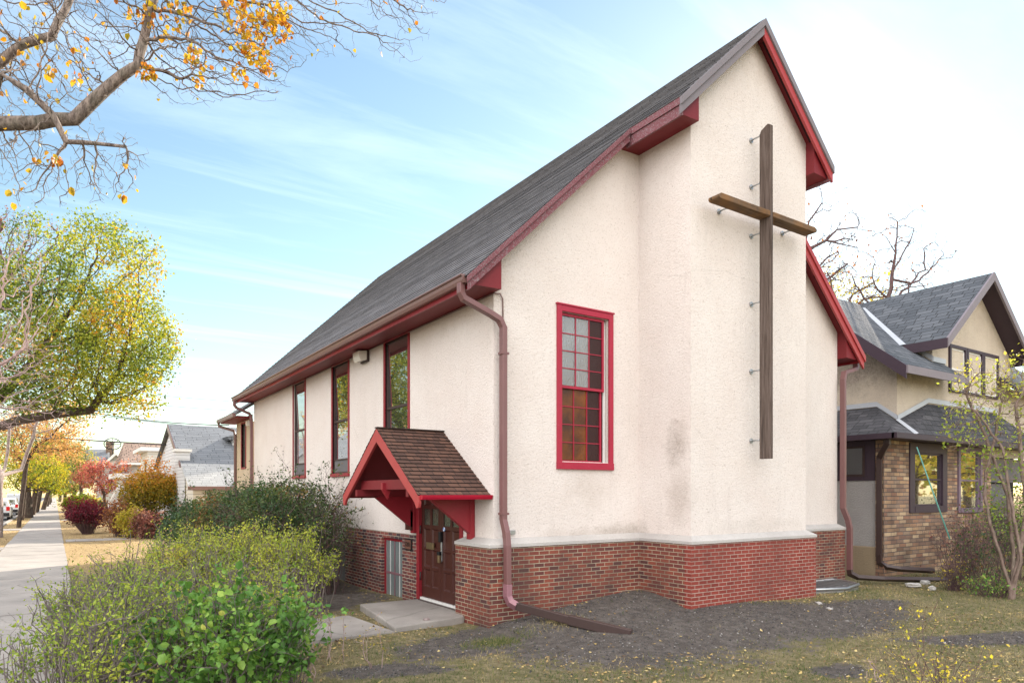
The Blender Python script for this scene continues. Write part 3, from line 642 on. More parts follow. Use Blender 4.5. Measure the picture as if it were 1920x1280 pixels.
# long side windows
def tall_window(w, railz, vent=True):
    a, b, c, d = w; mb = MB(); k = .055; xo = X0-.022
    mb.box(xo, X0+.05, a-k, a, c-k, d+k*1.3); mb.box(xo, X0+.05, b, b+k, c-k, d+k*1.3); mb.box(xo-.004, X0+.05, a+.001, b-.001, d, d+k*1.3-.002); mb.box(xo-.02, X0+.05, a-k-.01, b+k+.01, c-k-.015, c)
    win = mb.build('window', M['red'], church, bevel=.004)
    mb = MB(); f = .035
    for p in ((a, a+f, c, d), (b-f, b, c, d), (a+f, b-f, c, c+f), (a+f, b-f, d-f, d), (a+f, b-f, railz-.02, railz+.02)): mb.box(X0+.02, X0+.05, *p)
    if vent: mb.box(X0+.014, X0+.045, a+f, b-f, c+.275, c+.30)
    mb.build('sash', M['bronze'], win)
    mb = MB(); tlt = .004
    mb.auto([(X0+.052, a+f, railz+.02), (X0+.052+tlt, b-f, railz+.02), (X0+.022+tlt, b-f, d-f), (X0+.022, a+f, d-f)][::1]); mb.auto([(X0+.052, a+f, c+.3 if vent else c+f), (X0+.048, b-f, c+.3 if vent else c+f), (X0+.048, b-f, railz-.02), (X0+.052, a+f, railz-.02)])
    mb.build('glass', M['glass'], win)
    if vent: MB().box(X0+.03, X0+.05, a+f, b-f, c+f, c+.275).build('screen', M['screen'], win)
tall_window(W1, 3.15); tall_window(W2, 3.15); tall_window(W3, 3.17)
# front window: red casing, two sashes of small panes, blind lining on the right
a, b, c, d = FWn; k = .085; mb = MB(); yo = YF-.03
mb.box(a-k, a, yo, YF+.04, c-k, d+k); mb.box(b, b+k, yo, YF+.04, c-k, d+k); mb.box(a+.001, b-.001, yo, YF+.04, d, d+k-.002); mb.box(a-k-.004, b+k+.004, yo-.01, YF+.04, c-k-.03, c-.012); mb.box(a-k-.015, b+k+.015, yo-.012, YF+.03, d+k, d+k+.025)
fwin = mb.build('window', M['red_front'], church, bevel=.004)
zm = 3.19
def sash(y, x0, x1, z0, z1, rows, cols, fr, glassf, open_r=0):
    mb = MB(); mb.box(x0, x0+fr, y, y+.035, z0, z1); mb.box(x1-fr, x1, y, y+.035, z0, z1); mb.box(x0+fr, x1-fr, y, y+.035, z0, z0+fr*1.1); mb.box(x0+fr, x1-fr, y, y+.035, z1-fr, z1)
    ix0, ix1, iz0, iz1 = x0+fr, x1-fr, z0+fr*1.1, z1-fr; w = (ix1-ix0)/cols; h = (iz1-iz0)/rows
    for i in range(1, cols): mb.box(ix0+i*w-.006, ix0+i*w+.006, y+.004, y+.03, iz0, iz1)
    for j in range(1, rows): mb.box(ix0, ix1, y+.005, y+.029, iz0+j*h-.006, iz0+j*h+.006)
    mb.build('sash', M['red_front'], fwin)
    groups = {}
    for i in range(cols):
        for j in range(rows):
            g = groups.setdefault(glassf(i, j), MB()); q = .006; dx, dz = RS.normal()*.0012, RS.normal()*.0012
            X_, Z_ = (ix0+i*w+q, ix0+(i+1)*w-q), (iz0+j*h+q, iz0+(j+1)*h-q)
            g.face([(X_[0], y+.018+dx, Z_[0]), (X_[1], y+.018-dx, Z_[0]), (X_[1], y+.018-dx+dz, Z_[1]), (X_[0], y+.018+dx+dz, Z_[1])])
    for kx, g in groups.items(): g.build('pane', M[kx], fwin)
sash(YF+.03, a+.01, b-.055, zm-.015, d-.01, 4, 3, .035, lambda i, j: 'glass_maroon' if i == 2 else 'glass_frost')
sash(YF+.068, a+.01, b-.075, c-.012, zm+.02, 4, 3, .030, lambda i, j: 'glass_maroon' if i == 2 else 'glass_amber_reflection')
MB().box(b-.042, b-.020, YF+.055, YF+.085, c, d-.03).build('lining', M['white'], fwin); MB().box(a, b, YF+.115, YF+.13, c-.02, d).build('lining', M['dark'], fwin)
# basement window in the brick
a, b, c, d = BW; mb = MB(); k = .05
for p in ((a, a+k, c, d), (b-k, b, c, d), (a+k, b-k, d-k, d), (a+k, b-k, c, c+k)): mb.box(X0+.045, X0+.075, *p)
bw = mb.build('window', M['red'], church); mb = MB(); mb.box(X0+.050, X0+.058, a+k, b-k, .22, .26); m_ = (a+b)/2; mb.box(X0+.049, X0+.057, m_-.015, m_+.015, c+k, d-k); mb.build('sash', M['mullion'], bw)
mb = MB(); [mb.box(X0+.051, X0+.0585, q-.006, q+.006, c+k, d-k) for q in (a+.24, b-.24)]; mb.build('sash', M['white'], bw)
MB().box(X0+.060, X0+.066, a+k*.6, b-k*.6, c+k*.6, d-k*.6).build('glass', M['glass_basement'], bw); MB().box(X0+.11, X0+.12, a, b, c, d).build('lining', M['screen'], bw)
MB().box(X0-.30, X0-.005, 10.16, 11.95, -.4, -.235).build('sill', M['concrete_step'], bw, bevel=.02)
# doors: two panelled leaves
dfr = MB(); dfr.box(X0-.03, X0+.06, 10.0, 10.09, -.06, 2.02); dfr.box(X0-.02, X0+.06, 8.60, 8.69, .95, 2.02); dfr.box(X0-.02, X0+.059, 8.69, 10.0, 1.93, 2.02)
dfr = dfr.build('door_frame', M['red'], church, bevel=.004)
MB().box(X0-.04, X0+.09, 8.60, 10.0, -.14, -.055).build('threshold', M['pipe'], dfr); MB().box(X0-.01, X0+.03, 8.66, 9.99, -.053, -.018).build('threshold', M['white'], dfr)
def leaf_door(y0, y1):
    xb, xf = X0+.055, X0+.025; zb0, zt0 = -.015, 1.93; st = .085; mid = (y0+y1)/2; rows = [(.16,.44), (.48,.75), (.785,1.085), (1.145,1.40), (1.46,1.72)]
    mb = MB(); mb.box(xf, xb, y0+.004, y0+st, zb0, zt0); mb.box(xf, xb, y1-st, y1-.004, zb0, zt0); mb.box(xf+.0005, xb, mid-.03, mid+.03, zb0+.1, zt0-.01)
    zz = [zb0]+[v for r in rows for v in r]+[zt0]
    for q in range(0, len(zz), 2): mb.box(xf+.001, xb, y0+st-.001, y1-st+.001, zz[q], zz[q+1])
    for (r0, r1) in rows:
        if r0 == 1.145: continue
        for (p, q) in ((y0+st, mid-.03), (mid+.03, y1-st)):
            b_ = .022; A = [(xf+.003, p, r0), (xf+.003, q, r0), (xf+.003, q, r1), (xf+.003, p, r1)]; B = [(xf+.024, p+b_, r0+b_), (xf+.024, q-b_, r0+b_), (xf+.024, q-b_, r1-b_), (xf+.024, p+b_, r1-b_)]
            for i in range(4): mb.auto([A[i], A[(i+1)%4], B[(i+1)%4], B[i]])
            mb.auto(B)
    dd = mb.build('door', M['door'], church, bevel=.003)
    mb = MB(); [mb.box(xf+.018, xf+.022, p, q, 1.145, 1.40) for (p, q) in ((y0+st, mid-.03), (mid+.03, y1-st))]; mb.build('glass', M['glass_leaded'], dd)
    return dd
dl = leaf_door(9.34, 10.0); dr = leaf_door(8.68, 9.34)
MB().box(X0+.005, X0+.028, 9.555, 9.80, .765, .87).box(X0+.0, X0+.006, 9.58, 9.775, .785, .85).build('letter_flap', M['brass'], dl, bevel=.004)
[MB().tube([(X0+.0, 9.995, z), (X0+.0, 9.995, z+.13)], .014, 8).build('hinge', M['bronze'], dl) for z in (.25, 1.0)]
MB().box(X0+.002, X0+.026, 9.275, 9.315, .60, .98).build('lock_plate', M['steel'], dr, bevel=.006)
MB().box(X0-.035, X0+.02, 9.26, 9.32, .90, 1.06).build('handle', M['black'], dr, bevel=.008); MB().box(X0-.05, X0+.0, 9.265, 9.335, .70, .755).build('handle', M['black'], dr, bevel=.008)
MB().box(X0-.045, X0-.01, 9.27, 9.33, .585, .70).build('lock_box', M['brass'], dr, bevel=.006)
mb = MB(); mb.tube([(X0+.016, 9.225, 1.10), (X0+.024, 9.225, 1.10)], .033, 14); t_ = NT('sticker'); t_.fin(t_.mix(t_.ramp(t_.noise(t_.coord(), 40, 1), [(.45, 0.), (.5, 1.)]), (.7,.75,.85), (.12,.25,.6)), .3); mb.build('sticker', t_.mat, dr)
# entrance canopy
cy, xf, zc0, zc1, hw = 9.22, 3.86, 2.58, 1.62, 1.36; cz = lambda y: zc1+(zc0-zc1)*(1-abs(y-cy)/hw)
can = MB()
for s_ in (-1, 1):
    ye = cy+s_*hw; L = math.hypot(hw, zc0-zc1); n = 18; nr = Vector((0, s_*(zc0-zc1), hw)).normalized()
    for k in range(n):
        a_, b_ = k/n, (k+1)/n; A = Vector((0, ye+(cy-ye)*a_, zc1+(zc0-zc1)*a_)); B = Vector((0, ye+(cy-ye)*b_, zc1+(zc0-zc1)*b_)); lo = A+nr*.014; hi = B+nr*.002; xa, xb = xf-.03-RS.rand()*.008, X0
        q = lambda v, xx: (xx, v.y, v.z); can.face([q(lo, xa), q(lo, xb), q(hi, xb), q(hi, xa)], [(xa, a_*L), (xb, a_*L), (xb, b_*L), (xa, b_*L)]); can.face([q(A, xa), q(A, xb), q(lo, xb), q(lo, xa)], [(xa, a_*L), (xb, a_*L), (xb, a_*L+.01), (xa, a_*L+.01)]); can.face([q(A, xa), q(lo, xa), q(hi, xa), q(B, xa)], [(0, a_*L)]*4)
can.box(xf-.035, X0, cy-.045, cy+.045, zc0+.002, zc0+.018)
canopy = can.build('canopy', M['shingle_brown'], church)
mb = MB()
for s_ in (-1, 1):
    P = [(xf, cy+s_*hw, zc1-.004), (xf, cy, zc0-.004), (xf, cy, zc0-.05), (xf, cy+s_*hw, zc1-.05)]; mb.prism(P, (X0-xf-.002, 0, 0))
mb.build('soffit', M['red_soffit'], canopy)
mb = MB()
for s_ in (-1, 1):
    ye = cy+s_*(hw+.01); dn = .155; sl = (zc0-zc1)/hw; p = [(xf-.03, cy, zc0-.006), (xf-.03, ye, zc1-.012)]
    p += [(xf-.03, ye-s_*.0, zc1-.10), (xf-.03, ye-s_*.02, zc1-.155), (xf-.03, ye-s_*.07, zc1-.165), (xf-.03, ye-s_*.13, zc1-.085), (xf-.03, cy, zc0-dn*1.24)]
    mb.prism(p, (.04, 0, 0))
mb.build('bargeboard', M['red_board'], canopy, bevel=.004)
mb = MB(); mb.box(xf+.10, xf+.18, cy-hw+.43, cy+hw-.43, 1.70, 1.84); mb.build('beam', M['red_soffit'], canopy, bevel=.004); mb = MB(); mb.prism([(xf+.05, cy-.03, 1.80), (xf+.05, cy-.03, 1.70), (xf+.14, cy-.03, 1.56), (xf+.22, cy-.03, 1.80)], (0, .06, 0)); mb.build('beam', M['red'], canopy, bevel=.004); mb = MB()
mb.box(xf+.02, X0-.01, cy-.96, cy-.88, 1.60, 1.70); mb.box(xf+.02, X0-.01, cy+.88, cy+.96, 1.60, 1.70); mb.prism([(X0-.02, cy-hw+.3, 1.62), (X0-.02, cy+hw-.3, 1.62), (X0-.02, cy, 2.5)], (.018, 0, 0)); mb.build('beam', M['red_soffit'], canopy, bevel=.004)
for yy in (cy-.94, cy+.90):
    mb = MB(); mb.prism([(X0-.004, yy, 1.60), (xf+.42, yy, 1.60), (xf+.34, yy, 1.58), (X0-.10, yy, 1.10), (X0-.004, yy, 1.02)], (0, .085, 0)); mb.box(X0-.075, X0-.003, yy-.015, yy+.10, 1.0, 1.60); mb.build('bracket', M['red'], canopy, bevel=.004)
mb = MB(); pr = [(0,0), (.0,-.0), (-.06,0), (-.075,.03), (-.08,.06), (0,.06)]; mb.prism([(xf-.01, cy-hw-.005+p[0], zc1-.055+p[1]) for p in pr[1:]], (X0-xf+.0, 0, 0)); mb.build('gutter', M['red_gutter'], canopy, bevel=.004)
# rear wing, a little lower
mb = MB(); wa, wb = 21.12, 23.3; ww = (22.0, 22.55, 2.45, 3.80)
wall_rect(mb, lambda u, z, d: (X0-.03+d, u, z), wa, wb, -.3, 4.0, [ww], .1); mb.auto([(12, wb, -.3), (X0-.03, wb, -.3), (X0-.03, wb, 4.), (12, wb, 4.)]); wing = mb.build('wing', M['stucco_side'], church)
mb = MB(); mb.prism([(4.42, wa, 4.02), (8.2, wa, 6.6), (8.2, wa, 6.5), (4.42, wa, 3.94)], (0, 2.5, 0)); mb.build('roof', M['shingle'], wing); mb = MB(); mb.box(4.45, 4.9, wa+.1, wb+.28, 3.88, 3.935); mb.build('soffit', M['red_soffit'], wing)
mb = MB(); mb.box(4.33, 4.43, wa+.1, wb+.32, 3.90, 4.0); mb.tube([(4.38, 23.5, 3.92), (4.38, 23.5, 3.8), (4.8, 23.32, 3.66), (4.84, 23.3, 3.5), (4.84, 23.3, 0)], .045, 6); mb.build('gutter', M['gutter'], wing)
mb = MB(); a, b, c, d = ww
for p in ((a-.05, a, c-.05, d+.05), (b, b+.05, c-.05, d+.05), (a, b, d, d+.05), (a, b, c-.05, c)): mb.box(X0-.05, X0, *p)
w_ = mb.build('window', M['red'], wing); MB().box(X0+.02, X0+.03, a, b, c, d).build('glass', M['glass_leaded'], w_); mb = MB(); mb.box(X0, X0+.018, a, b, 3.1, 3.13); mb.box(X0, X0+.018, a, a+.04, c, d); mb.box(X0, X0+.018, b-.04, b, c, d); mb.build('sash', M['bronze'], w_)
# cable clipped under the eave
MB().tube([(X0-.015, 21, 4.315), (X0-.015, 16, 4.318), (X0-.015, 12, 4.33), (X0-.018, 8.2, 4.322), (X0-.02, 7.75, 4.33), (5.0, 7.755, 4.34), (5.045, 7.76, 4.28), (5.05, 7.76, 3.95)], .009, 6).build('cable', M['gutter'], church)
# small fixtures, each a thing
def fixture(name, label, cat, loc, parts, group=None):
    t = thing(name, label, cat, loc, group)
    for nm, m, mat in parts: m.build(nm, mat, t, bevel=.004)
    return t
mb = MB(); mb.box(X0-.05, X0-.002, 12.14, 12.48, 4.12, 4.335); m2 = MB(); m2.prism([(X0-.05, 12.15, 4.32), (X0-.05, 12.15, 4.15), (X0-.17, 12.15, 4.12), (X0-.21, 12.15, 4.2), (X0-.21, 12.15, 4.30)], (0, .31, 0))
fixture('wall_light', 'boxy wall light under the church eave between two tall windows', 'wall light', (X0, 12.3, 4.2), [('bracket', mb, M['bronze']), ('lens', m2, M['lens'])])
mb = MB(); mb.box(X0-.06, X0-.032, 21.4, 21.55, 3.68, 3.82); m2 = MB(); m2.prism([(X0-.06, 21.38, 3.83), (X0-.06, 21.38, 3.66), (X0-.13, 21.38, 3.66), (X0-.15, 21.38, 3.80)], (0, .17, 0))
fixture('wall_light', 'small white wall light above the narrow window of the rear wing', 'wall light', (X0, 21.5, 3.7), [('bracket', mb, M['white']), ('lens', m2, M['lens'])])
mb = MB(); mb.box(X0-.12, X0-.004, 10.12, 10.32, 1.05, 1.36); m2 = MB(); m2.prism([(X0-.13, 10.11, 1.362), (X0-.13, 10.33, 1.362), (X0-.004, 10.33, 1.40), (X0-.004, 10.11, 1.40)], (0, 0, .012)); fixture('mailbox', 'dark red metal mailbox on the wall beside the church door', 'mailbox', (X0, 10.2, 1.05), [('box', mb, M['door']), ('lid', m2, M['door'])]+[('slot', MB().box(X0-.122, X0-.1185, 10.18+k*.03, 10.188+k*.03, 1.17, 1.19), M['black']) for k in range(3)])
pl = thing('house_number_plate', 'small brown plate reading 3201 on the brick beside the basement window', 'number plate', (X0, 10.42, .8))
mb = MB(); mb.box(X0-.026, X0-.006, 10.28, 10.54, .70, .895); mb.build('frame', M['black'], pl, bevel=.004); MB().box(X0-.0285, X0-.0265, 10.30, 10.52, .72, .875).build('panel', paint('plate', (.16,.075,.055), .4), pl)
cu = bpy.data.curves.new('number', 'FONT'); cu.body = '3201'; cu.size = .105; cu.extrude = .002; cu.align_x = 'CENTER'; cu.align_y = 'CENTER'; tmp = bpy.data.objects.new('tmp', cu); C.objects.link(tmp)
bpy.context.view_layer.update(); me = bpy.data.meshes.new_from_object(tmp.evaluated_get(bpy.context.evaluated_depsgraph_get())); bpy.data.objects.remove(tmp)
o = bpy.data.objects.new('number', me); C.objects.link(o); me.materials.clear(); me.materials.append(M['black']); o.parent = pl; o.rotation_euler = (R(90), 0, R(-90)); o.location = Vector((X0-.031, 10.41, .797))-Vector(pl.location)
mb = MB(); mb.box(5.16, 5.24, YF-.04, YF-.004, 1.085, 1.145); m2 = MB(); m2.tube([(5.16, YF-.02, 1.115), (5.08, YF-.02, 1.115), (5.05, YF-.015, 1.10), (5.05, YF-.012, 1.04)], .008, 6)
fixture('junction_box', 'little grey electrical box on the stucco just above the brick corner', 'junction box', (5.2, YF, 1.1), [('box', mb, M['steel']), ('conduit', m2, M['steel'])])
# the big cross, held off the wall by steel rods
cr = thing('wooden_cross', 'tall weathered wooden cross held off the stucco by steel rods', 'cross', (8.955, 6.45, 2.17))
cx = 8.955; y0, y1 = 6.355, 6.55
mb = MB(); mb.prism([(cx-.032, y0, 2.17), (cx+.032, y0, 2.17), (cx+.032, y0, 7.14), (cx-.032, y0, 7.14)], (0, .001, 0)); mb = MB()
mb.prism([(cx-.032, y0, 2.17), (cx-.032, y1, 2.17), (cx-.032, y1, 7.10), (cx-.032, y1-.03, 7.16), (cx-.032, y0+.05, 7.215), (cx-.032, y0, 7.18)], (.064, 0, 0)); mb.build('post', M['wood_post'], cr, bevel=.008)
for (xa, xb) in ((7.76, cx-.033), (cx+.033, 10.12)):
    mb = MB(); s_ = -1 if xa < 8 else 1; xe_ = xa if s_ < 0 else xb; xi = xb if s_ < 0 else xa; z0_, z1_ = 5.80, 5.885
    mb.prism([(xi, y0-.004, z0_), (xi, y0-.004, z1_), (xe_-s_*.05, y0-.004, z1_), (xe_, y0-.004, z1_-.03), (xe_, y0-.004, z0_+.02), (xe_-s_*.03, y0-.004, z0_)], (0, .199, 0)); mb.build('arm', M['wood_arm'], cr, bevel=.008)
for (rx, rz) in ((cx, 7.1), (cx, 6.38), (cx, 5.62), (cx, 4.57), (cx, 3.53), (cx, 2.46), (8.20, 5.83), (9.74, 5.83)):
    mb = MB(); mb.tube([(rx, BY-.004, rz), (rx, y1-.03, rz)], .012, 8); mb.tube([(rx, BY-.003, rz), (rx, BY-.02, rz)], .038, 14); mb.tube([(rx, BY-.02, rz), (rx, BY-.035, rz)], .022, 6); mb.tube([(rx, y1, rz), (rx, y1+.014, rz)], .024, 8); mb.build('rod', M['steel'], cr)
# concrete step, rock, window well cover, broken slab pieces
mb = MB(); P = [(3.62, 8.12), (4.77, 8.33), (4.92, 8.61), (4.92, 10.1), (3.93, 10.12), (3.80, 9.2)]; mb.prism([(*p, -.42) for p in P], (0, 0, .352)); tag(mb.build('door_step', M['concrete_step'], bevel=.02), 'worn concrete step in front of the church door', 'step')
def rock(name, label, cat, loc, s, mat, seed=1, group=None):
    me = bpy.data.meshes.new(name); import bmesh; bm = bmesh.new(); bmesh.ops.create_icosphere(bm, subdivisions=3, radius=1)
    q = random.Random(seed); off = Vector((q.random()*9, q.random()*9, q.random()*9)); from mathutils import noise as mn
    for v in bm.verts: v.co = Vector([max(-.72, min(.72, w)) for w in v.co]); v.co *= 1+.35*mn.noise(v.co*1.7+off)+.12*mn.noise(v.co*5+off); v.co = Vector((v.co.x*s[0], v.co.y*s[1], v.co.z*s[2]))
    bm.to_mesh(me); bm.free(); me.materials.append(mat); o = bpy.data.objects.new(name, me); C.objects.link(o); o.location = loc; o.rotation_euler = (0, 0, q.random()*6); return tag(o, label, cat, group)
p = gnd(800, 1168, -.12); rock('rock', 'fist-sized pinkish rock beside the concrete step', 'rock', (p[0]-.02, p[1]-.02, -.09), (.062, .055, .062), M['rock'], 3)
for k, (px_, py_, s_, lb) in enumerate(((1712, 1098, (.16,.10,.05), 'larger broken concrete piece below the end of the brown pipe'), (1735, 1093, (.10,.09,.05), 'white broken concrete lump at the mouth of the brown pipe'), (1748, 1104, (.07,.06,.05), 'small pale concrete lump right of the larger broken piece'))):
    p = gnd(px_, py_, -.15); rock('concrete_piece', lb, 'rubble', (p[0], p[1], -.13), s_, M['chunk'], 20+k, 'broken concrete pieces at the pipe end')
for k, (px_, py_, s_, lb) in enumerate(((1535, 1128, (.14,.05,.012), 'longer pale splinter of concrete lying on the dark soil'), (1555, 1136, (.09,.04,.012), 'shorter pale splinter of concrete lying on the dark soil'))):
    p = gnd(px_, py_, -.05); rock('concrete_piece', lb, 'rubble', (p[0], p[1], float(hgt(p[0], p[1]))+.01), s_, M['chunk'], 30+k)
wc = thing('window_well_cover', 'galvanised window well cover lying against the church base', 'well cover', (11.9, 7.1, -.1)); mb = MB()
A = [(10.85, 7.62), (10.95, 6.95), (11.6, 6.72), (12.3, 6.9), (12.55, 7.3), (12.6, 7.6)]; mb.tube([(*p, -.03) for p in A]+[(10.85, 7.62, -.03)], .028, 6); mb.prism([(*p, -.2) for p in A], (0, 0, .13)); mb.build('rim', M['steel'], wc)
[MB().box(10.9+k*.2, 10.93+k*.2, 6.98, 7.6, -.045, -.02).build('bar', M['steel'], wc) for k in range(8)]

# ================================================================== NEIGHBOUR HOUSE
nh = thing('stucco_house', 'stucco house with slate grey roofs and a brown stone-brick porch front', 'house', (17.5, 9, 0))
XH, YH, XW, YW = 15.0, 7.85, 15.75, 7.95
def poly_slab(mb, P, th): mb.prism(P, (0, 0, -th))
# upper walls
gc, gze, gzr = 19.55, 5.22, 7.17; gsl = (gzr-gze)/2.45; ms_, mez, mey = .8, 4.38, 7.45; mry = 10.9; mrz = mez+ms_*(mry-mey); mz = lambda y: mez+ms_*(y-mey)
mb = MB(); mb.auto([(XW, 13.5, 2.6), (XW, YW, 2.6), (XW, YW, mz(YW)-.12), (XW, mry, mrz-.12), (XW, 13.5, mz(2*mry-13.5)-.12)])
mb.auto([(XW, YW, 2.6), (24, YW, 2.6), (24, YW, 4.5), (XW, YW, 4.5)]); mb.auto([(17.38, YW-.001, 4.4), (21.75, YW-.001, 4.4), (21.75, YW-.001, gzr-gsl*2.2-.12), (gc, YW-.001, gzr-.12), (17.38, YW-.001, gzr-gsl*2.17-.12)])
mb.auto([(17.38, 10, 4.4), (17.38, YW, 4.4), (17.38, YW, gzr-gsl*2.17-.1), (17.38, 10, gzr-gsl*2.17-.1)])
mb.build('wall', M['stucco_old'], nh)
mb = MB(); mb.auto([(XH, 14, .45), (XH, 7.98, .45), (XH, 7.98, 2.9), (XH, 14, 2.9)]); mb.auto([(XH-.001, 8.02, .45), (XH-.001, 7.90, .45), (XH-.001, 7.90, 2.9), (XH-.001, 8.02, 2.9)]); mb.build('wall', M['stucco_grey'], nh)
mb = MB(); mb.auto([(XH-.03, 14, -.3), (XH-.03, 7.92, -.3), (XH-.03, 7.92, .45), (XH-.03, 14, .45)]); mb.auto([(XH-.03, 14, .45), (XH-.03, 7.92, .45), (XH, 7.92, .47), (XH, 14, .47)]); mb.build('plinth', M['parge'], nh)
NW1, NW2 = (16.08, 17.85, 1.20, 2.80), (18.42, 19.72, 1.17, 2.80)
mb = MB(); wall_rect(mb, lambda u, z, d: (u, YH+d, z), XH-.04, 20.3, -.3, 2.9, [NW1, NW2], .12); mb.auto([(XH-.04, YH+.16, -.3), (XH-.04, YH, -.3), (XH-.04, YH, 2.9), (XH-.04, YH+.16, 2.9)]); mb.auto([(20.3, YH, -.3), (20.3, YH+.4, -.3), (20.3, YH+.4, 2.9), (20.3, YH, 2.9)])
mb.box(XH-.05, 15.42, YH-.03, YH-.002, -.3, 2.86); mb.build('brick_front', M['stone_brick'], nh)
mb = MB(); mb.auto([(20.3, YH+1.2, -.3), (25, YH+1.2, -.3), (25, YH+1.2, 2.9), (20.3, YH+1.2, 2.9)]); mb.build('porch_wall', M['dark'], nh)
mb = MB(); mb.box(20.6, 22.4, YH+.35, YH+.4, 1.0, 1.9); mb.box(20.6, 24, YH+.3, YH+.4, 1.95, 2.6); mb.box(20.6, 24, YH+.3, YH+.42, .5, .62); mb.build('porch_screen', M['screen'], nh)
# roofs: main slope, gable roof crossing it, two little hipped skirts
def rf(pts, mat=M['shingle_slate'], th=.1, nm='roof'):
    mb = MB(); a = [Vector(p) for p in pts]; mb.auto(a); b = [p-Vector((0,0,th)) for p in a]
    m2 = MB(); m2.auto(b[::-1]); n = len(a)
    for i in range(n): m2.auto([a[(i+1)%n], a[i], b[i], b[(i+1)%n]])
    o = mb.build(nm, mat, nh); return o, m2.build('soffit', M['purple'], o)
gy0 = 7.52; gx0, gx1 = gc-2.45, gc+2.45; yv = lambda x: mey+((gzr-gsl*(gc-x))-mez)/ms_
rf([(15.17, mey, mez), (17.95, mey, mez), (17.95, YW+.1, mz(YW+.1)), (17.42, YW+.1, mz(YW+.1)), (17.42, yv(17.42)+.05, mz(yv(17.42)+.05)), (gc, yv(gc)-.0, mz(mry) if yv(gc) > mry else gzr), (gc, mry, mrz), (15.17, mry, mrz)])
rf([(15.17, mry, mrz), (24, mry, mrz), (24, 14.4, mrz-2.8), (15.17, 14.4, mrz-2.8)][::1])
rf([(gx0, gy0, gze), (gc, gy0, gzr), (gc, 11.6, gzr), (gx0, 8.4+.1, gze)][::-1]); rf([(gc, gy0, gzr), (gx1, gy0, gze), (gx1, 9, gze), (gc, 11.6, gzr)][::-1])
rf([(20.9, mey, mez), (24.5, mey, mez), (24.5, mry, mrz), (20.9, mry, mrz)])
mb = MB(); A, B = Vector((gx0-.02, yv(gx0)-.03, gze+.025)), Vector((gc-.3, yv(gc-.3), gzr-gsl*.3+.02)); w_ = Vector((.10, -.04, .02)); mb.auto([A-w_, A+w_, B+w_, B-w_]); mb.build('valley_flashing', M['flash'], nh)
mb = MB()
for (x0_, x1_) in ((gx0, gc), (gc, gx1)): 
    z0_, z1_ = (gze, gzr) if x0_ == gx0 else (gzr, gze); mb = MB(); mb.prism([(x0_, gy0-.05, z0_+.015), (x1_, gy0-.05, z1_+.015), (x1_, gy0-.05, z1_-.20), (x0_, gy0-.05, z0_-.20)], (0, .05, 0)); mb.build('bargeboard', M['mauve'], nh)
mb = MB(); mb.box(gx0-.03, gx0, gy0-.03, 8.45, gze-.22, gze+.005); mb.build('fascia', M['purple'], nh)
mb = MB(); mb.prism([(15.14, mey, mez+.01), (15.14, mry, mrz+.01), (15.14, mry, mrz-.28), (15.14, mey, mez-.28)], (.04, 0, 0)); mb.build('bargeboard', M['purple'], nh)
mb = MB(); mb.box(15.15, 17.97, mey-.04, mey, mez-.16, mez+.012); mb.build('fascia', M['mauve'], nh)
mb = MB(); mb.prism([(17.36, YW-.02, mz(YW)+.02), (17.36, yv(17.4)-.5, mz(yv(17.4)-.5)+.02), (17.36, yv(17.4)-.5, mz(yv(17.4)-.5)+.13), (17.36, YW-.02, mz(YW)+.14)], (.015, 0, 0)); mb.v = mb.v; mb.box(17.38, 18.0, YW-.03, YW-.003, mz(YW)+.0, mz(YW)+.12); mb.build('flashing', M['flash'], nh)
sb = M['shingle_black']; ez, ey, ex = 2.92, 7.42, 14.6
cn = (XW, YW, 3.28)
rf([(ex, 12, ez), (ex, ey, ez), (XW, 8.4, 3.63), (XW, 12, 3.63)][::1], sb, .04); rf([(ex, ey, ez), (15.55, ey, ez), cn, (XW, 8.4, 3.63)], sb, .04)
rf([(15.55, ey, ez), (17.15, YW, 3.76), cn], sb, .04); rf([(15.55, ey, ez), (22.5, ey, ez), (20.9, YW, 3.76), (17.15, YW, 3.76)], sb, .04)
mb = MB()
for P in ([(XW-.02, 12, 3.64), (XW-.02, 8.4, 3.64), (XW-.02, YW-.02, 3.29)], [(XW, YW-.02, 3.29), (17.15, YW-.02, 3.78), (20.9, YW-.02, 3.78)]):
    for p, q in zip(P, P[1:]): p, q = Vector(p), Vector(q); mb.prism([p, q, q+Vector((0,0,.11)), p+Vector((0,0,.11))], (-.012, -.012, 0))
A, B = Vector((15.55, ey, ez+.02)), Vector((XW-.03, YW-.03, 3.31)); w_ = Vector((.07, 0, .02)); mb.auto([A-w_, A+w_, B+w_, B-w_]); mb.build('flashing', M['flash'], nh)
mb = MB(); mb.box(ex-.11, ex, ey-.05, 12, ez-.12, ez-.005); mb.box(ex-.11, 22.5, ey-.11, ey-.0, ez-.121, ez-.004); mb.build('gutter', M['purple'], nh)
mb = MB(); mb.box(ex+.02, XH+.1, ey+.1, 12, ez-.10, ez-.05); mb.box(ex+.02, 22.4, ey+.02, YH+.1, ez-.101, ez-.051); mb.build('soffit', M['purple'], nh)
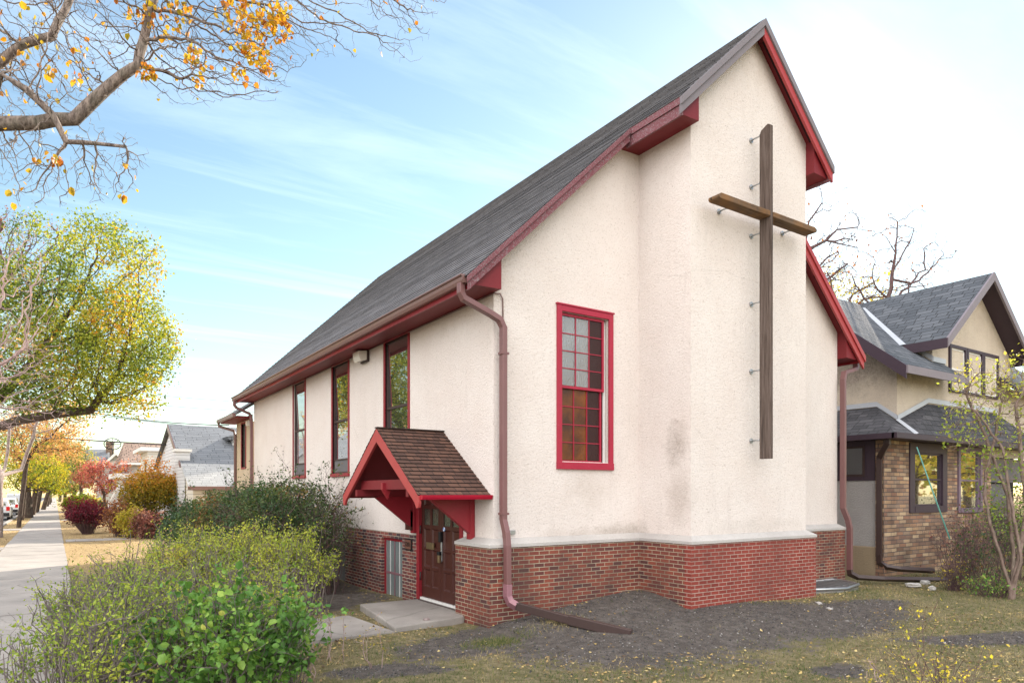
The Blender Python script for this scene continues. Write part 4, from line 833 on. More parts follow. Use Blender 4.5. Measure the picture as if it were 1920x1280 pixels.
def hwin(x0, x1, z0, z1, y, fr, mat, rail=True, gl='glass', inner=None, trim=.09):
    mb = MB(); mb.box(x0-.001, x0+trim, y-.03, y+.06, z0, z1); mb.box(x1-trim, x1+.001, y-.03, y+.06, z0, z1); mb.box(x0+trim, x1-trim, y-.029, y+.06, z1-trim, z1); mb.box(x0+trim, x1-trim, y-.04, y+.06, z0, z0+trim*.7)
    w = mb.build('window', mat, nh, bevel=.004); a, b, c, d = x0+trim, x1-trim, z0+trim*.7, z1-trim; m = MB(); i = inner or mat; f = .04
    for p in ((a, a+f, c, d), (b-f, b, c, d), (a, b, c, c+f), (a, b, d-f, d)): m.box(p[0], p[1], y+.01, y+.05, p[2], p[3])
    if rail: m.box(a, b, y+.005, y+.052, (c+d)/2-.02, (c+d)/2+.02)
    m.build('sash', i, w); m = MB(); t = RS.normal()*.003; m.face([(a+f, y+.04+t, c+f), (b-f, y+.04-t, c+f), (b-f, y+.04-t, d-f), (a+f, y+.04+t, d-f)]); m.build('glass', M[gl], w); return w
hwin(*NW1[:2], NW1[2], NW1[3], YH, 0, M['purple'], trim=.22, gl='glass'); w2 = hwin(*NW2[:2], NW2[2], NW2[3], YH-.01, 0, M['lilac'], trim=.10)
for k in range(3): x0_ = 18.18+k*.925; hwin(x0_, x0_+.90, 4.14, 5.30, YW-.02, 0, M['purple'], rail=k != 1, inner=M['white'], trim=.075, gl='glass_curtain')
mb = MB(); mb.box(XH-.03, XH+.03, 8.03, 9.6, 1.93, 2.88); w_ = mb.build('window', M['purple'], nh); mb = MB(); mb.box(XH-.045, XH-.03, 8.25, 8.80, 2.02, 2.70); mb.build('sash', M['bronze'], w_); MB().box(XH-.05, XH-.0455, 8.30, 8.75, 2.07, 2.65).build('glass', M['glass_dark'], w_)
ds = spout([(14.72, 7.62, 2.86), (14.72, 7.62, 2.72), (14.80, 7.75, 2.58), (14.92, 7.90, 2.42), (14.93, 7.91, 2.3), (14.93, 7.91, .28)], M['pipe'], 'downspout', nh, .055)
spout([(14.93, 7.91, .32), (14.93, 7.90, .14), (15.0, 7.8, .05), (15.2, 7.62, .01), (15.9, 7.25, -.04)], M['pipe'], 'lying_pipe', ds, .055)
mb = MB(); mb.tube([(XH-.04, 8.98, 2.2), (XH-.12, 8.98, 2.22)], .03, 8); mb.tube([(XH-.10, 8.94, 2.25), (XH-.14, 8.90, 2.18)], [.03,.05], 8); mb.tube([(XH-.10, 9.02, 2.25), (XH-.14, 9.07, 2.18)], [.03,.05], 8)
tag(mb.build('floodlight', M['white']), 'small white twin floodlight on the neighbouring stucco house', 'floodlight')
mb = MB(); mb.tube([atD(1719, 838, 13.4), atD(1781, 1010, 12.6)], [.011, .013], 6); tag(mb.build('garden_stake', paint('stake', (.10,.28,.24), .5)), 'thin green garden stake leaning before the brick porch window', 'stake')

# ================================================================== HOUSES DOWN THE STREET
def fr_slab(mb, P, th=.12): mb.prism(P, (0, 0, -th))
g = thing('gambrel_house', 'white house with broad grey barn roof and a low tan garage roof in front', 'house', (9, 37, 0))
P0 = onY(314, 795, 38); gx = P0[0]; P1 = onX(338, 868, gx); P2 = onX(353, 911, gx); e_ = 15
mb = MB(); mb.auto([P0, P1, (gx+e_, P1[1], P1[2]), (gx+e_, P0[1], P0[2])]); r_o = mb.build('roof', M['shingle_far'], g); mb = MB(); mb.auto([(gx+e_, P0[1]+6, P1[2]), (gx, P0[1]+6, P1[2]), P0, (gx+e_, P0[1], P0[2])]); mb.build('roof', M['shingle_far'], g)
mb = MB(); mb.auto([(gx, P1[1]-.02, P1[2]), (gx, P2[1], P2[2]), (gx+e_, P2[1], P2[2]), (gx+e_, P1[1]-.02, P1[2])]); mb.build('roof', M['shingle_pale'], g)
mb = MB(); mb.auto([(gx+.2, P1[1]+.1, -.2), (gx+.2, P0[1]+6, -.2), (gx+.2, P0[1]+6, P1[2]), (gx+.2, P0[1], P0[2]-.15), (gx+.2, P1[1]+.1, P1[2]-.1)][::-1]); mb.auto([(gx+.2, P1[1]+.15, 2.), (gx+e_, P1[1]+.15, 2.), (gx+e_, P1[1]+.15, P1[2]), (gx+.2, P1[1]+.15, P1[2])])
q5 = onY(325, 846, P1[1]+.4)[2]; mb.box(gx-.15, gx+.45, P1[1]+.3, P1[1]+.9, P1[2]-.05, q5); mb.build('wall', M['siding'], g); mb = MB(); mb.box(gx-.2, gx+.52, P1[1]+.22, P1[1]+1., q5, q5+.12); mb.build('trim', M['white'], g)
mb = MB(); mb.box(gx-.02, gx+e_, P2[1]-.12, P2[1], P2[2]-.16, P2[2]); mb.prism([(gx-.03, P0[1], P0[2]), (gx-.03, P1[1], P1[2]), (gx-.03, P1[1], P1[2]-.2), (gx-.03, P0[1], P0[2]-.25)], (.05, 0, 0)); mb.tube([(gx+.9, P2[1]+.1, P2[2]-.1), (gx+.85, P2[1]+.35, P2[2]-.6), (gx+.85, P2[1]+.4, 0)], .06, 6); mb.build('gutter', M['gutter'], g)
mb = MB(); wall_rect(mb, lambda u, z, d: (u, P2[1]+.4+d, z), gx+.25, gx+e_, -.2, P2[2]-.1, [(gx+2.2, gx+7, 0, P2[2]-.75)], .1); mb.auto([(gx+.25, P2[1]+.4, -.2), (gx+.25, P1[1]+.2, -.2), (gx+.25, P1[1]+.2, P1[2]-.15), (gx+.25, P2[1]+.4, P2[2]-.1)][::-1]); mb.build('garage_wall', M['siding_cream'], g)
MB().box(gx+2.2, gx+7, P2[1]+.48, P2[1]+.52, 0, P2[2]-.75).build('garage_door', M['bronze'], g)
A = onY(419, 845, P0[1]-1.5); mb = MB(); zb_ = onY(430, 869, P0[1]-2)[2]; mb.box(A[0]+.3, A[0]+4, P0[1]-2.2, P0[1], zb_, zb_+1.35); mb.build('dormer', M['siding'], g); mb = MB(); mb.prism([(A[0]-.05, P0[1]-2.5, zb_+1.3), (A[0]+2.1, P0[1]-2.5, P0[2]-.1), (A[0]+4.4, P0[1]-2.5, zb_+1.3), (A[0]+4.2, P0[1]-2.5, zb_+1.15), (A[0]+2.1, P0[1]-2.5, P0[2]-.35), (A[0]+.1, P0[1]-2.5, zb_+1.15)], (0, 2.5, 0)); mb.build('roof', M['shingle_far'], g)
# white house with shallow brownish hip roof
YA = 50.; g = thing('white_house', 'white sided house with shallow tan hip roof and open corner porch', 'house', (5, 52, 0))
a = onY(277, 845, YA); b = onY(330, 845, YA); zt_ = a[2]; mb = MB(); mb.auto([(a[0], YA, 0), (b[0]+3, YA, 0), (b[0]+3, YA, zt_), (a[0], YA, zt_)]); ly = onX(264, 845, a[0])[1]; mb.auto([(a[0], ly, 0), (a[0], YA, 0), (a[0], YA, zt_), (a[0], ly, zt_)]); mb.build('wall', M['siding_cream'], g)
MB().box(a[0]-.45, b[0]+3.4, YA-.5, ly+.4, zt_, zt_+.22).build('eave', M['white'], g); mb = MB(); ap = (a[0]+3.2, (YA+ly)/2, zt_+1.1); c4 = [(a[0]-.45, YA-.5, zt_+.225), (b[0]+3.4, YA-.5, zt_+.225), (b[0]+3.4, ly+.4, zt_+.225), (a[0]-.45, ly+.4, zt_+.225)]
for i in range(4): mb.auto([c4[i], c4[(i+1)%4], ap])
mb.build('roof', M['shingle_tan'], g); mb = MB(); mb.box(a[0]-.02, a[0]-.005, YA+.9, YA+1.7, zt_-2., zt_-.6); mb.build('window', M['glass_dark'], g)
pa = onY(212, 895, YA-4); pb = onY(240, 893, YA-4); MB().box(pa[0], b[0], YA-4.2, YA, pa[2]-.02, pa[2]+.25).build('porch_roof', M['white'], g)
for px_ in (224, 262): q = onY(px_, 900, YA-3.9); MB().box(q[0]-.14, q[0]+.14, YA-4.05, YA-3.77, 0, q[2]).build('column', M['siding_cream'], g)
mb = MB(); s0, s1 = onY(204, 948, YA-5), onY(224, 925, YA-5); n = 9
for k in range(n+1): f = k/n; x_ = s0[0]+(s1[0]-s0[0])*f; z_ = .1+1.15*f; mb.box(x_-.04, x_+.04, YA-5.03, YA-4.95, z_-.1, z_+.9)
mb.prism([(s0[0]-.05, YA-5.05, .95), (s1[0], YA-5.05, 2.1), (s1[0], YA-5.05, 2.22), (s0[0]-.05, YA-5.05, 1.07)], (0, .12, 0)); mb.prism([(s0[0]-.05, YA-5.05, .1), (s1[0], YA-5.05, 1.25), (s1[0], YA-5.05, 1.35), (s0[0]-.05, YA-5.05, .2)], (0, .12, 0)); mb.build('stair_railing', M['white'], g)
mb = MB(); [mb.box(s0[0]+k*.25, s1[0]+.3, YA-5.0, YA-4., -.1, .18*(k+1)) for k in range(6)]; mb.build('stair', M['concrete_step'], g); mb = MB(); [mb.box(s1[0]+k*.3, s1[0]+.07+k*.3, YA-4.1, YA-4.03, 1.2, 2.0) for k in range(9)]; mb.box(s1[0], s1[0]+2.7, YA-4.12, YA-4.0, 2.0, 2.1); mb.build('porch_railing', M['white'], g)
# brown-roofed grey house
YC = 62.; g = thing('grey_house', 'pale grey house with steep tan-brown roof between its neighbours', 'house', (5, 64, 0))
a = onY(226, 868, YC); b = onY(275, 868, YC); r0_ = onY(232, 828, YC+3.5); zt_ = a[2]
mb = MB(); mb.auto([(a[0], YC-.4, zt_), (b[0]+4, YC-.4, zt_), (b[0]+4, YC+3.5, r0_[2]), (a[0]+.5, YC+3.5, r0_[2])]); mb.auto([(a[0], YC+7.4, zt_), (a[0], YC-.4, zt_), (a[0]+.5, YC+3.5, r0_[2])]); mb.build('roof', M['shingle_tan'], g)
mb = MB(); mb.auto([(a[0]+.3, YC, -.2), (b[0]+4, YC, -.2), (b[0]+4, YC, zt_), (a[0]+.3, YC, zt_)]); mb.auto([(a[0]+.3, YC+7, -.2), (a[0]+.3, YC, -.2), (a[0]+.3, YC, zt_), (a[0]+.3, YC+7, zt_)]); mb.build('wall', M['siding_grey'], g); MB().box(a[0]-.05, b[0]+4, YC-.5, YC-.4, zt_-.12, zt_+.05).build('gutter', M['white'], g)
MB().box(a[0]+1.0, a[0]+1.9, YC-.03, YC-.001, zt_-1.7, zt_-.5).build('window', M['curtain'], g)
# half-timbered house
YD = 78.; g = thing('half_timbered_house', 'pale half-timbered gable house with chimney down the street', 'house', (4, 80, 0))
ap = onY(217, 847, YD); el = onY(176, 884, YD); er = onY(234, 862, YD); er = (ap[0]+(ap[0]-el[0])*.75, YD, ap[2]-(ap[2]-el[2])*.75)
mb = MB(); mb.auto([(el[0]+.6, YD, -.2), (er[0]+1, YD, -.2), (er[0], YD, er[2]-.2), (ap[0], YD, ap[2]-.2), (el[0]+.6, YD, el[2]+.1)]); mb.auto([(el[0]+.6, YD+9, -.2), (el[0]+.6, YD, -.2), (el[0]+.6, YD, el[2]+.3), (el[0]+.6, YD+9, el[2]+.3)]); mb.build('wall', stucco('tudor', (.52,.52,.50), (.46,.46,.45)), g)
mb = MB(); mb.prism([(el[0], YD-.5, el[2]), (ap[0], YD-.5, ap[2]), (ap[0], YD-.5, ap[2]-.3), (el[0], YD-.5, el[2]-.3)], (0, .15, 0)); mb.prism([(ap[0], YD-.5, ap[2]), (er[0], YD-.5, er[2]), (er[0], YD-.5, er[2]-.3), (ap[0], YD-.5, ap[2]-.3)], (0, .15, 0)); mb.build('bargeboard', M['white'], g)
mb = MB(); mb.prism([(el[0], YD-.3, el[2]), (ap[0], YD-.3, ap[2]), (er[0], YD-.3, er[2]), (er[0], YD-.3, er[2]-.15), (ap[0], YD-.3, ap[2]-.18), (el[0], YD-.3, el[2]-.15)], (0, 9, 0)); q0, q1 = onY(158, 842, YD+5), onY(206, 842, YD+5); q2, q3 = onY(158, 872, YD), onY(196, 872, YD); mb.auto([q2, q3, q1, q0]); mb.build('roof', M['shingle_far'], g)
mb = MB(); w0, w1 = onY(205, 863, YD-.05), onY(226, 877, YD-.05); zf = w0[2]
for xx in (w0[0]-1.6, w0[0]-.15, w1[0]+.15): mb.box(xx, xx+.18, YD-.06, YD-.005, w1[2]-1.4, zf+.8 if xx > w0[0]-1 else zf-.2)
for zz in (w1[2]-.35, w1[2]-1.5): mb.box(w0[0]-3.5, w1[0]+1, YD-.061, YD-.006, zz, zz+.2)
mb.build('timber', M['siding_grey'], g); MB().box(w0[0], w1[0], YD-.08, YD-.01, w1[2]-.1, w0[2]).build('window', M['curtain'], g)
ch = onY(206, 828, YD+4); MB().box(ch[0]-.35, ch[0]+.35, YD+3.7, YD+4.3, ap[2]-2, ch[2]).build('chimney', M['stone_brick'], g)
mb = MB(); c0 = Vector(onY(211, 832, YD+2)); rr_ = .75; mb.tube([c0+Vector((math.cos(t_)*rr_, 0, math.sin(t_)*rr_*.75)) for t_ in np.linspace(0, 2*math.pi, 25)], .05, 5)
for t_ in range(4): v = Vector((math.cos(t_*.785)*rr_, 0, math.sin(t_*.785)*rr_*.75)); mb.tube([c0-v, c0+v], .03, 4)
mb.tube([c0-Vector((0,0,1.6)), c0], .04, 5); tag(mb.build('roof_antenna', M['black']), 'dark wheel-shaped antenna above the half-timbered gable', 'antenna')
# wires
def wire(label, p, q, sag=.5, r=.018, name='power_line'):
    p, q = Vector(p), Vector(q); pts = [p.lerp(q, k/16)-Vector((0,0,sag*4*(k/16)*(1-k/16))) for k in range(17)]
    return tag(MB().tube(pts, r, 5).build(name, M['black']), label, 'cable', 'overhead wires behind the church')
wire('lowest black overhead wire crossing in front of the grey barn roof', atD(20, 815, 40), atD(900, 856, 30), .15, .035)
wire('overhead wire ending in white loops beside the grey barn roof', atD(120, 762, 42), atD(430, 797, 36), .25, .028)
wire('overhead wire just below the one ending in white loops', atD(120, 770, 44), atD(900, 830, 36), .35, .02)
wire('faint high overhead wire above the barn roof', atD(120, 742, 60), atD(900, 785, 60), .5, .018)
wire('faintest and highest overhead wire above the barn roof', atD(120, 722, 60), atD(900, 772, 60), .5, .014)
mb = MB(); q = Vector(atD(430, 797, 36))
for k in range(3): mb.tube([q+Vector((.2*k*math.sin(t_*1.7+k), 0, -t_*.35-.1*k))+Vector((.5*math.sin(t_*1.2+k*2), 0, 0)) for t_ in np.linspace(0, 5-k, 12)], .025, 4)
tag(mb.build('service_wire_loops', M['white']), 'pale loops of service wire hanging by the grey barn roof', 'cable')

# ================================================================== CARS, HYDRANT, POSTS
def car(label, x, y, col, hgt_=1.45, L=3.9, Wd=1.55, suv=True):
    t = thing('parked_car', label, 'car', (x, y, -.164), 'cars parked along the kerb'); m = paint('carpaint', col, .25, .04, spec=.6)
    z0 = -.164; hw_ = Wd/2; prof = [(-L/2, .35), (-L/2, .78), (-L/2+.12, .88), (-L/2+.30, hgt_-.1), (-L/2+.55, hgt_), (.55, hgt_-.02), (1.05, .92), (L/2-.1, .80), (L/2, .62), (L/2, .32), (-L/2+.1, .24)]
    mb = MB(); P = [(x-hw_, y+a_, z0+b_) for a_, b_ in prof]
    ins = lambda z: .0 if z < .9 else .14
    Lf = [(x-hw_+ins(b_), y+a_, z0+b_) for a_, b_ in prof]; Rf = [(x+hw_-ins(b_), y+a_, z0+b_) for a_, b_ in prof]
    mb.auto(Lf); mb.auto(Rf[::-1])
    for i in range(len(prof)): j = (i+1) % len(prof); mb.auto([Lf[j], Lf[i], Rf[i], Rf[j]])
    mb.build('body', m, t, bevel=.03)
    mb = MB(); k = .012; mb.face([(x-hw_+.22, y-L/2+.13-k, z0+.93), (x+hw_-.22, y-L/2+.13-k, z0+.93), (x+hw_-.26, y-L/2+.27-k, z0+hgt_-.16), (x-hw_+.26, y-L/2+.27-k, z0+hgt_-.16)]); mb.build('rear_window', M['glass_dark'], t)
    for s_ in (-1, 1):
        mb = MB(); xx = x+s_*(hw_-.05); xt = x+s_*(hw_-.125); mb.face([(xx+s_*-.02, y-L/2+.4, z0+.93), (xx-s_*.02, y+.85, z0+.95), (xt, y+.5, z0+hgt_-.12), (xt, y-L/2+.55, z0+hgt_-.12)]); mb.build('side_window', M['glass_dark'], t)
        mb = MB(); mb.box(x+s_*(hw_-.2), x+s_*(hw_-.01), y-L/2-.02, y-L/2+.1, z0+.66, z0+.92); mb.build('tail_light', TL, t)
        for yy in (-L/2+.72, L/2-.75):
            mb = MB(); mb.tube([(x+s_*(hw_-.18), y+yy, z0+.29), (x+s_*(hw_+.01), y+yy, z0+.29)], .29, 16); w = mb.build('wheel', M['black'], t); MB().tube([(x+s_*(hw_+.0), y+yy, z0+.29), (x+s_*(hw_+.02), y+yy, z0+.29)], .17, 10).build('rim', M['steel'], w)
    mb = MB(); mb.box(x-hw_+.03, x+hw_-.03, y-L/2-.06, y-L/2, z0+.30, z0+.52); mb.build('bumper', M['black'], t)
    MB().box(x-.22, x+.22, y-L/2-.03, y-L/2-.01, z0+.62, z0+.74).build('number_plate', M['white'], t)
    return t
TL = NT('taillight').fin((.55,.01,.01), .3)
car('pale grey car parked nearest, half hidden by the slim forked trunk', -3.25, 58, (.55,.56,.58), 1.40)
car('white estate car parked behind the slim forked trunk with red tail lights', -3.2, 69, (.72,.72,.72), 1.45)
car('silver van parked beyond the white estate car', -3.2, 83, (.48,.50,.53), 1.75)
car('dark blue grey pickup parked far down the kerb', -3.2, 100, (.07,.08,.10), 1.6)
car('bright red car parked farthest down the kerb', -3.2, 122, (.5,.02,.03), 1.3)
p = gnd(80, 953, -.15); hy = thing('fire_hydrant', 'small red fire hydrant on the verge between the trees', 'hydrant', (-1.9, 86, -.15)); mb = MB(); mb.tube([(-1.9, 86, -.15), (-1.9, 86, .35), (-1.9, 86, .45), (-1.9, 86, .55)], [.16, .15, .17, .08], 10); mb.build('body', TL, hy)
for s_ in (-1, 1): MB().tube([(-1.9, 86, .25), (-1.9+s_*.25, 86, .25)], .07, 8).build('nozzle', TL, hy)
mb = MB(); mb.tube([(-1.9, 95, -.15), (-1.9, 95, 2.6)], .05, 6); m2 = MB(); m2.box(-2.3, -1.5, 94.93, 94.97, 2.2, 2.5)
t = thing('street_sign', 'slim street sign post with a green name board', 'sign', (-1.9, 95, -.15)); mb.build('post', M['steel'], t); m2.build('board', paint('signgreen', (.02,.25,.13), .5), t)
# houses across the street, pale, seen in gaps under the trees
for k, (xx, yy, mm, lb) in enumerate(((-15, 78, 'siding', 'white sided house across the street beyond the parked cars'), (-15, 60, 'siding_cream', 'cream house across the street at the edge of the view'), (-15, 104, 'siding_grey', 'grey house far across the street'))):
    g = thing('far_house', lb, 'house', (xx, yy, 0)); mb = MB(); mb.box(xx-5, xx+4, yy-6, yy+5, -.3, 4.6); mb.auto([(xx-5, yy-6.002, 4.6), (xx+4, yy-6.002, 4.6), (xx-.5, yy-6.002, 8)]); mb.build('wall', M[mm], g)
    for s_ in (0, 1):
        e0 = xx-5.5 if s_ == 0 else xx+4.5; mb = MB(); mb.prism([(e0, yy-6.5, 4.3), (xx-.5, yy-6.5, 8.1), (xx-.5, yy-6.5, 8.3), (e0, yy-6.5, 4.5)], (0, 12, 0)); mb.build('roof', M['shingle_far'], g)
    for q_ in (-3.5, 1.2): MB().box(xx+q_, xx+q_+1.3, yy-6.05, yy-6.003, 1.2, 2.8).build('window', M['glass_dark'], g); MB().box(xx+4.003, xx+4.04, yy+q_, yy+q_+1.2, 1.2, 2.8).build('window', M['glass_dark'], g)

# ================================================================== TREES
def noisetint(scale, base=.5, amp=.5, shift=None):
    from mathutils import noise as mn
    def f(P):
        off = Vector((RS.rand()*20, RS.rand()*20, RS.rand()*20))
        v = np.array([mn.noise(Vector(p)*scale+off) for p in P])
        t = base+amp*v*1.3+RS.normal(size=len(P))*.16
        if shift is not None: t += shift(P)
        return t
    return f
A_ = lambda *a: np.array(atD(*a))
# overhanging boulevard tree, its trunk just outside the left edge
lim1 = [A_(-330, 900, 6.2), A_(-330, 560, 6.4), A_(-260, 330, 6.6), A_(-120, 250, 6.8), A_(0, 232, 7.), A_(70, 229, 7.1), A_(140, 222, 7.2), A_(205, 160, 7.3), A_(258, 122, 7.4), A_(272, 60, 7.5), A_(292, -10, 7.6), A_(320, -90, 7.8), A_(400, -190, 8.)]
base = gnd(-330, 1120, -.17); lim1 = [np.array([lim1[0][0], lim1[0][1], -.3])]+lim1
lim2 = [A_(-120, 180, 7.2), A_(-20, 130, 7.4), A_(40, 85, 7.5), A_(95, 68, 7.6), A_(120, 20, 7.8), A_(150, -50, 8.), A_(230, -150, 8.2)]
lim3 = [A_(0, 138, 6.8), A_(50, 170, 6.9), A_(100, 215, 6.95), A_(125, 265, 7.), A_(180, 270, 7.), A_(235, 275, 7.1)]
def dense(ch, n=3):
    out = [ch[0]]
    for a, b in zip(ch, ch[1:]):
        L = np.linalg.norm(b-a); k = max(1, int(L/.14)); pr = out[-1]
        for i in range(1, k+1): out.append(a+(b-a)*i/k+RS.normal(size=3)*.006)
    return out
c1 = dense(lim1); i2 = min(range(len(c1)), key=lambda i: np.linalg.norm(c1[i]-A_(-260, 330, 6.6))); i3 = min(range(len(c1)), key=lambda i: np.linalg.norm(c1[i]-A_(-40, 240, 7)))
def blob(px, py, D, rp, n, mul=1): # points round a sight point, radius rp photo px
    c = A_(px, py, D); r = rp/FX*D; return ell(c, (r, r, r), int(n*mul))
att = np.concatenate([blob(*q, 2.5) for q in ((60, 60, 7.5, 150, 200), (180, 60, 7.2, 110, 170), (320, 60, 7.6, 130, 230), (440, 50, 7.8, 130, 230), (480, 120, 7.6, 70, 100), (380, 110, 7.2, 80, 110), (600, -60, 8.2, 160, 150), (560, 30, 8., 70, 90), (730, -40, 8.6, 100, 90), (740, 40, 8.6, 75, 60),
                              (60, 320, 6.9, 75, 110), (20, 270, 7.2, 70, 80), (180, 310, 7.1, 75, 120), (235, 290, 7., 45, 50), (100, 150, 7., 100, 110), (20, 180, 7.3, 80, 80), (200, 350, 7., 30, 20), (330, -120, 8., 200, 180), (120, -150, 8, 250, 120), (-150, 60, 7.6, 160, 150), (790, -10, 8.4, 55, 30))])
roots = [(-1, c1), (i2, dense(lim2)), (i3, dense(lim3))]
N, par = colonize(roots, att, .06, .8, .065, jitter=.24, grav=(0, 0, -.14), iters=130, cap=34000)
t = thing('boulevard_tree', 'half-bare tree reaching over the pavement with a crooked limb and gold leaves', 'tree', (base[0], base[1], -.17)); mb = MB()
fx = {}
for ch, ra, rb in ((c1, .20, .045), (dense(lim2), 0, 0)): pass
n1 = len(c1); L1 = n1
for i in range(n1):
    f = i/n1; p = c1[i]; d = np.dot(p[:2], FW); pxp = HX+FX*np.dot(p[:2], RT)/max(d, .1)
    fx[i] = float(np.interp(pxp, [-330, 0, 140, 258, 292, 400], [.12, .072, .068, .052, .038, .026])) if p[2] > .9 else .15
n2 = len(dense(lim2)); 
for k in range(n2): fx[n1+k] = float(np.interp(k/n2, [0, .3, .6, 1], [.065, .048, .038, .026]))
RS2 = len(N)
r, kids = wood_mesh(mb, N, par, .0021, rmax=.13, sides=10, fixed=fx); mb.build('trunk', M['bark'], t)
def lf_at(px, py, D, rp, n): return blob(px, py, D, rp, n)
G = np.concatenate([lf_at(*q[:4], int(q[4]*.55)) for q in ((500, 30, 7.6, 45, 260), (455, 40, 7.6, 28, 120), (478, 85, 7.6, 30, 170), (500, 125, 7.6, 16, 70), (370, 105, 7.3, 22, 70), (450, 138, 7.5, 18, 40), (275, 130, 7.3, 14, 60), (370, 150, 7.3, 12, 22), (100, 297, 6.9, 13, 30), (265, 25, 7.5, 25, 70), (330, 10, 7.5, 30, 80), (430, 5, 7.6, 35, 120), (300, 40, 7.5, 40, 60), (120, 110, 7.2, 60, 30), (150, 140, 7.2, 30, 30), (60, 60, 7.4, 70, 30), (230, 362, 7., 8, 8), (530, 50, 7.8, 25, 60), (90, 130, 7.2, 10, 20), (240, 310, 7., 10, 6), (20, 350, 7, 8, 8), (620, 10, 8, 25, 10))])
tp = N[r < .003]; G = np.concatenate([G, tp[RS.randint(0, len(tp), 260)]+RS.normal(size=(260, 3))*.03])
leaves('foliage', G, .054, M['lf_gold'], t, None, .85, dirs=np.tile([0, 0, -1.2], (len(G), 1)), hi=True)

# big maple of the verge, crown lit from behind
tr = [np.array(p) for p in ((-2.9, 25.6, -.3), (-2.9, 25.6, 1.0), (-2.75, 25.4, 2.0), (-2.45, 25.1, 2.9))]
i = len(tr)-1
limbs = [(i, [np.array(p) for p in ((-1.9, 24.8, 3.7), (-1.3, 24.5, 4.4), (-.8, 24.3, 5.1))]), (i, [np.array(p) for p in ((-1.7, 24.9, 3.4), (-.9, 24.5, 3.75), (0, 24., 3.95), (.9, 23.6, 4.1))]), (i, [np.array(p) for p in ((-2.7, 25.4, 3.8), (-2.6, 25.5, 4.8), (-2.4, 25.3, 5.8))])]
att = np.concatenate([ell(A_(px, py, D), (rx, rx, rz), n) for px, py, D, rx, rz, n in ((190, 640, 20, 2.1, 1.75, 1500), (70, 620, 20, 2.2, 2.2, 1000), (205, 500, 20, 1.5, 1.5, 420), (255, 640, 19.6, 1.25, 1.5, 560), (130, 730, 20, 1.9, .8, 600), (250, 745, 20, .9, .65, 130), (-60, 640, 21, 2.5, 2.6, 400), (175, 440, 20, .8, .8, 60), (80, 470, 21, 1.2, 1.2, 90))])
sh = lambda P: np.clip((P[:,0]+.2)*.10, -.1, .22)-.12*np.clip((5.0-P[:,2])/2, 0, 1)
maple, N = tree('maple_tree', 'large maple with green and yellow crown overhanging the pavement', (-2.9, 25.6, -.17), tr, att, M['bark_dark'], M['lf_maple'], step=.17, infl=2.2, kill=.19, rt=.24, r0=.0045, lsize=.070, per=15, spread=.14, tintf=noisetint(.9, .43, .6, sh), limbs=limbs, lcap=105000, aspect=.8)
# bare pinkish tree nearer the camera, only twigs reach in
tr = [np.array(p) for p in ((-3.3, 15.2, -.3), (-3.3, 15.2, 1.2), (-3.1, 15.1, 2.2))]
att = np.concatenate([ell(A_(px, py, D), (rx, rx, rz), n) for px, py, D, rx, rz, n in ((10, 700, 12.5, 1.2, 1.3, 330), (20, 560, 12.5, .9, 1.2, 230), (30, 780, 12.3, .9, .3, 130), (10, 640, 12., 1.1, .5, 130), (40, 690, 12.3, .5, .7, 130), (-90, 640, 13, 1.6, 2.0, 250), (0, 470, 13, .8, .7, 120))])
tree('slender_tree', 'bare pinkish-twigged tree at the left edge before the green maple', (-3.3, 15.2, -.17), tr, att, M['twig_pink'], M['lf_orange'], step=.10, infl=1.8, kill=.11, rt=.09, r0=.0034, lsize=.05, per=1, spread=.05, keep=.12, jitter=.25, aspect=.7)
# dark twiggy tree top behind, left edge
tr = [np.array(p) for p in ((-3.2, 33, -.3), (-3.2, 33, 2.5), (-3.0, 32.9, 5.), (-2.9, 32.8, 7))]
att = np.concatenate([ell(A_(px, py, D), (rx, rx, rz), n) for px, py, D, rx, rz, n in ((20, 500, 26, 2.0, 2.0, 1100), (60, 450, 26, 1.2, 1.3, 350), (-60, 520, 27, 2.5, 2.6, 500), (10, 420, 26, 1.0, .8, 80))])
tree('tall_tree', 'thinning tree with fine dark twigs above the maple at the left edge', (-3.2, 33, -.17), tr, att, M['twig'], M['lf_rust'], step=.18, infl=2.6, kill=.2, rt=.2, r0=.005, lsize=.06, per=2, spread=.12, keep=.6, tintf=noisetint(.7, .6, .4))
# slim forked trunk on the verge
tr = [np.array(p) for p in ((-1.95, 35, -.3), (-1.93, 35, .8), (-1.95, 35, 1.9), (-1.9, 35, 2.35))]
limbs = [(3, [A_(40, 880, 30.3), A_(50, 850, 30.3), A_(62, 820, 30.3)]), (3, [A_(8, 880, 30.3), A_(14, 850, 30.3), A_(17, 815, 30.3)]), (3, [A_(2, 895, 30.3), A_(-6, 870, 30.3), A_(-14, 830, 30.3)])]
att = np.concatenate([ell(A_(px, py, 30.3), (r_, r_, r_), 45) for px, py, r_ in ((75, 795, 1.), (25, 785, 1.), (-20, 800, 1.1), (60, 770, .8))])
tree('forked_tree', 'slim pale forked tree on the verge beside the parked cars', (-1.95, 35, -.17), tr, att, M['bark_pale'], None, step=.25, infl=2.5, kill=.3, rt=.17, r0=.012, limbs=limbs)
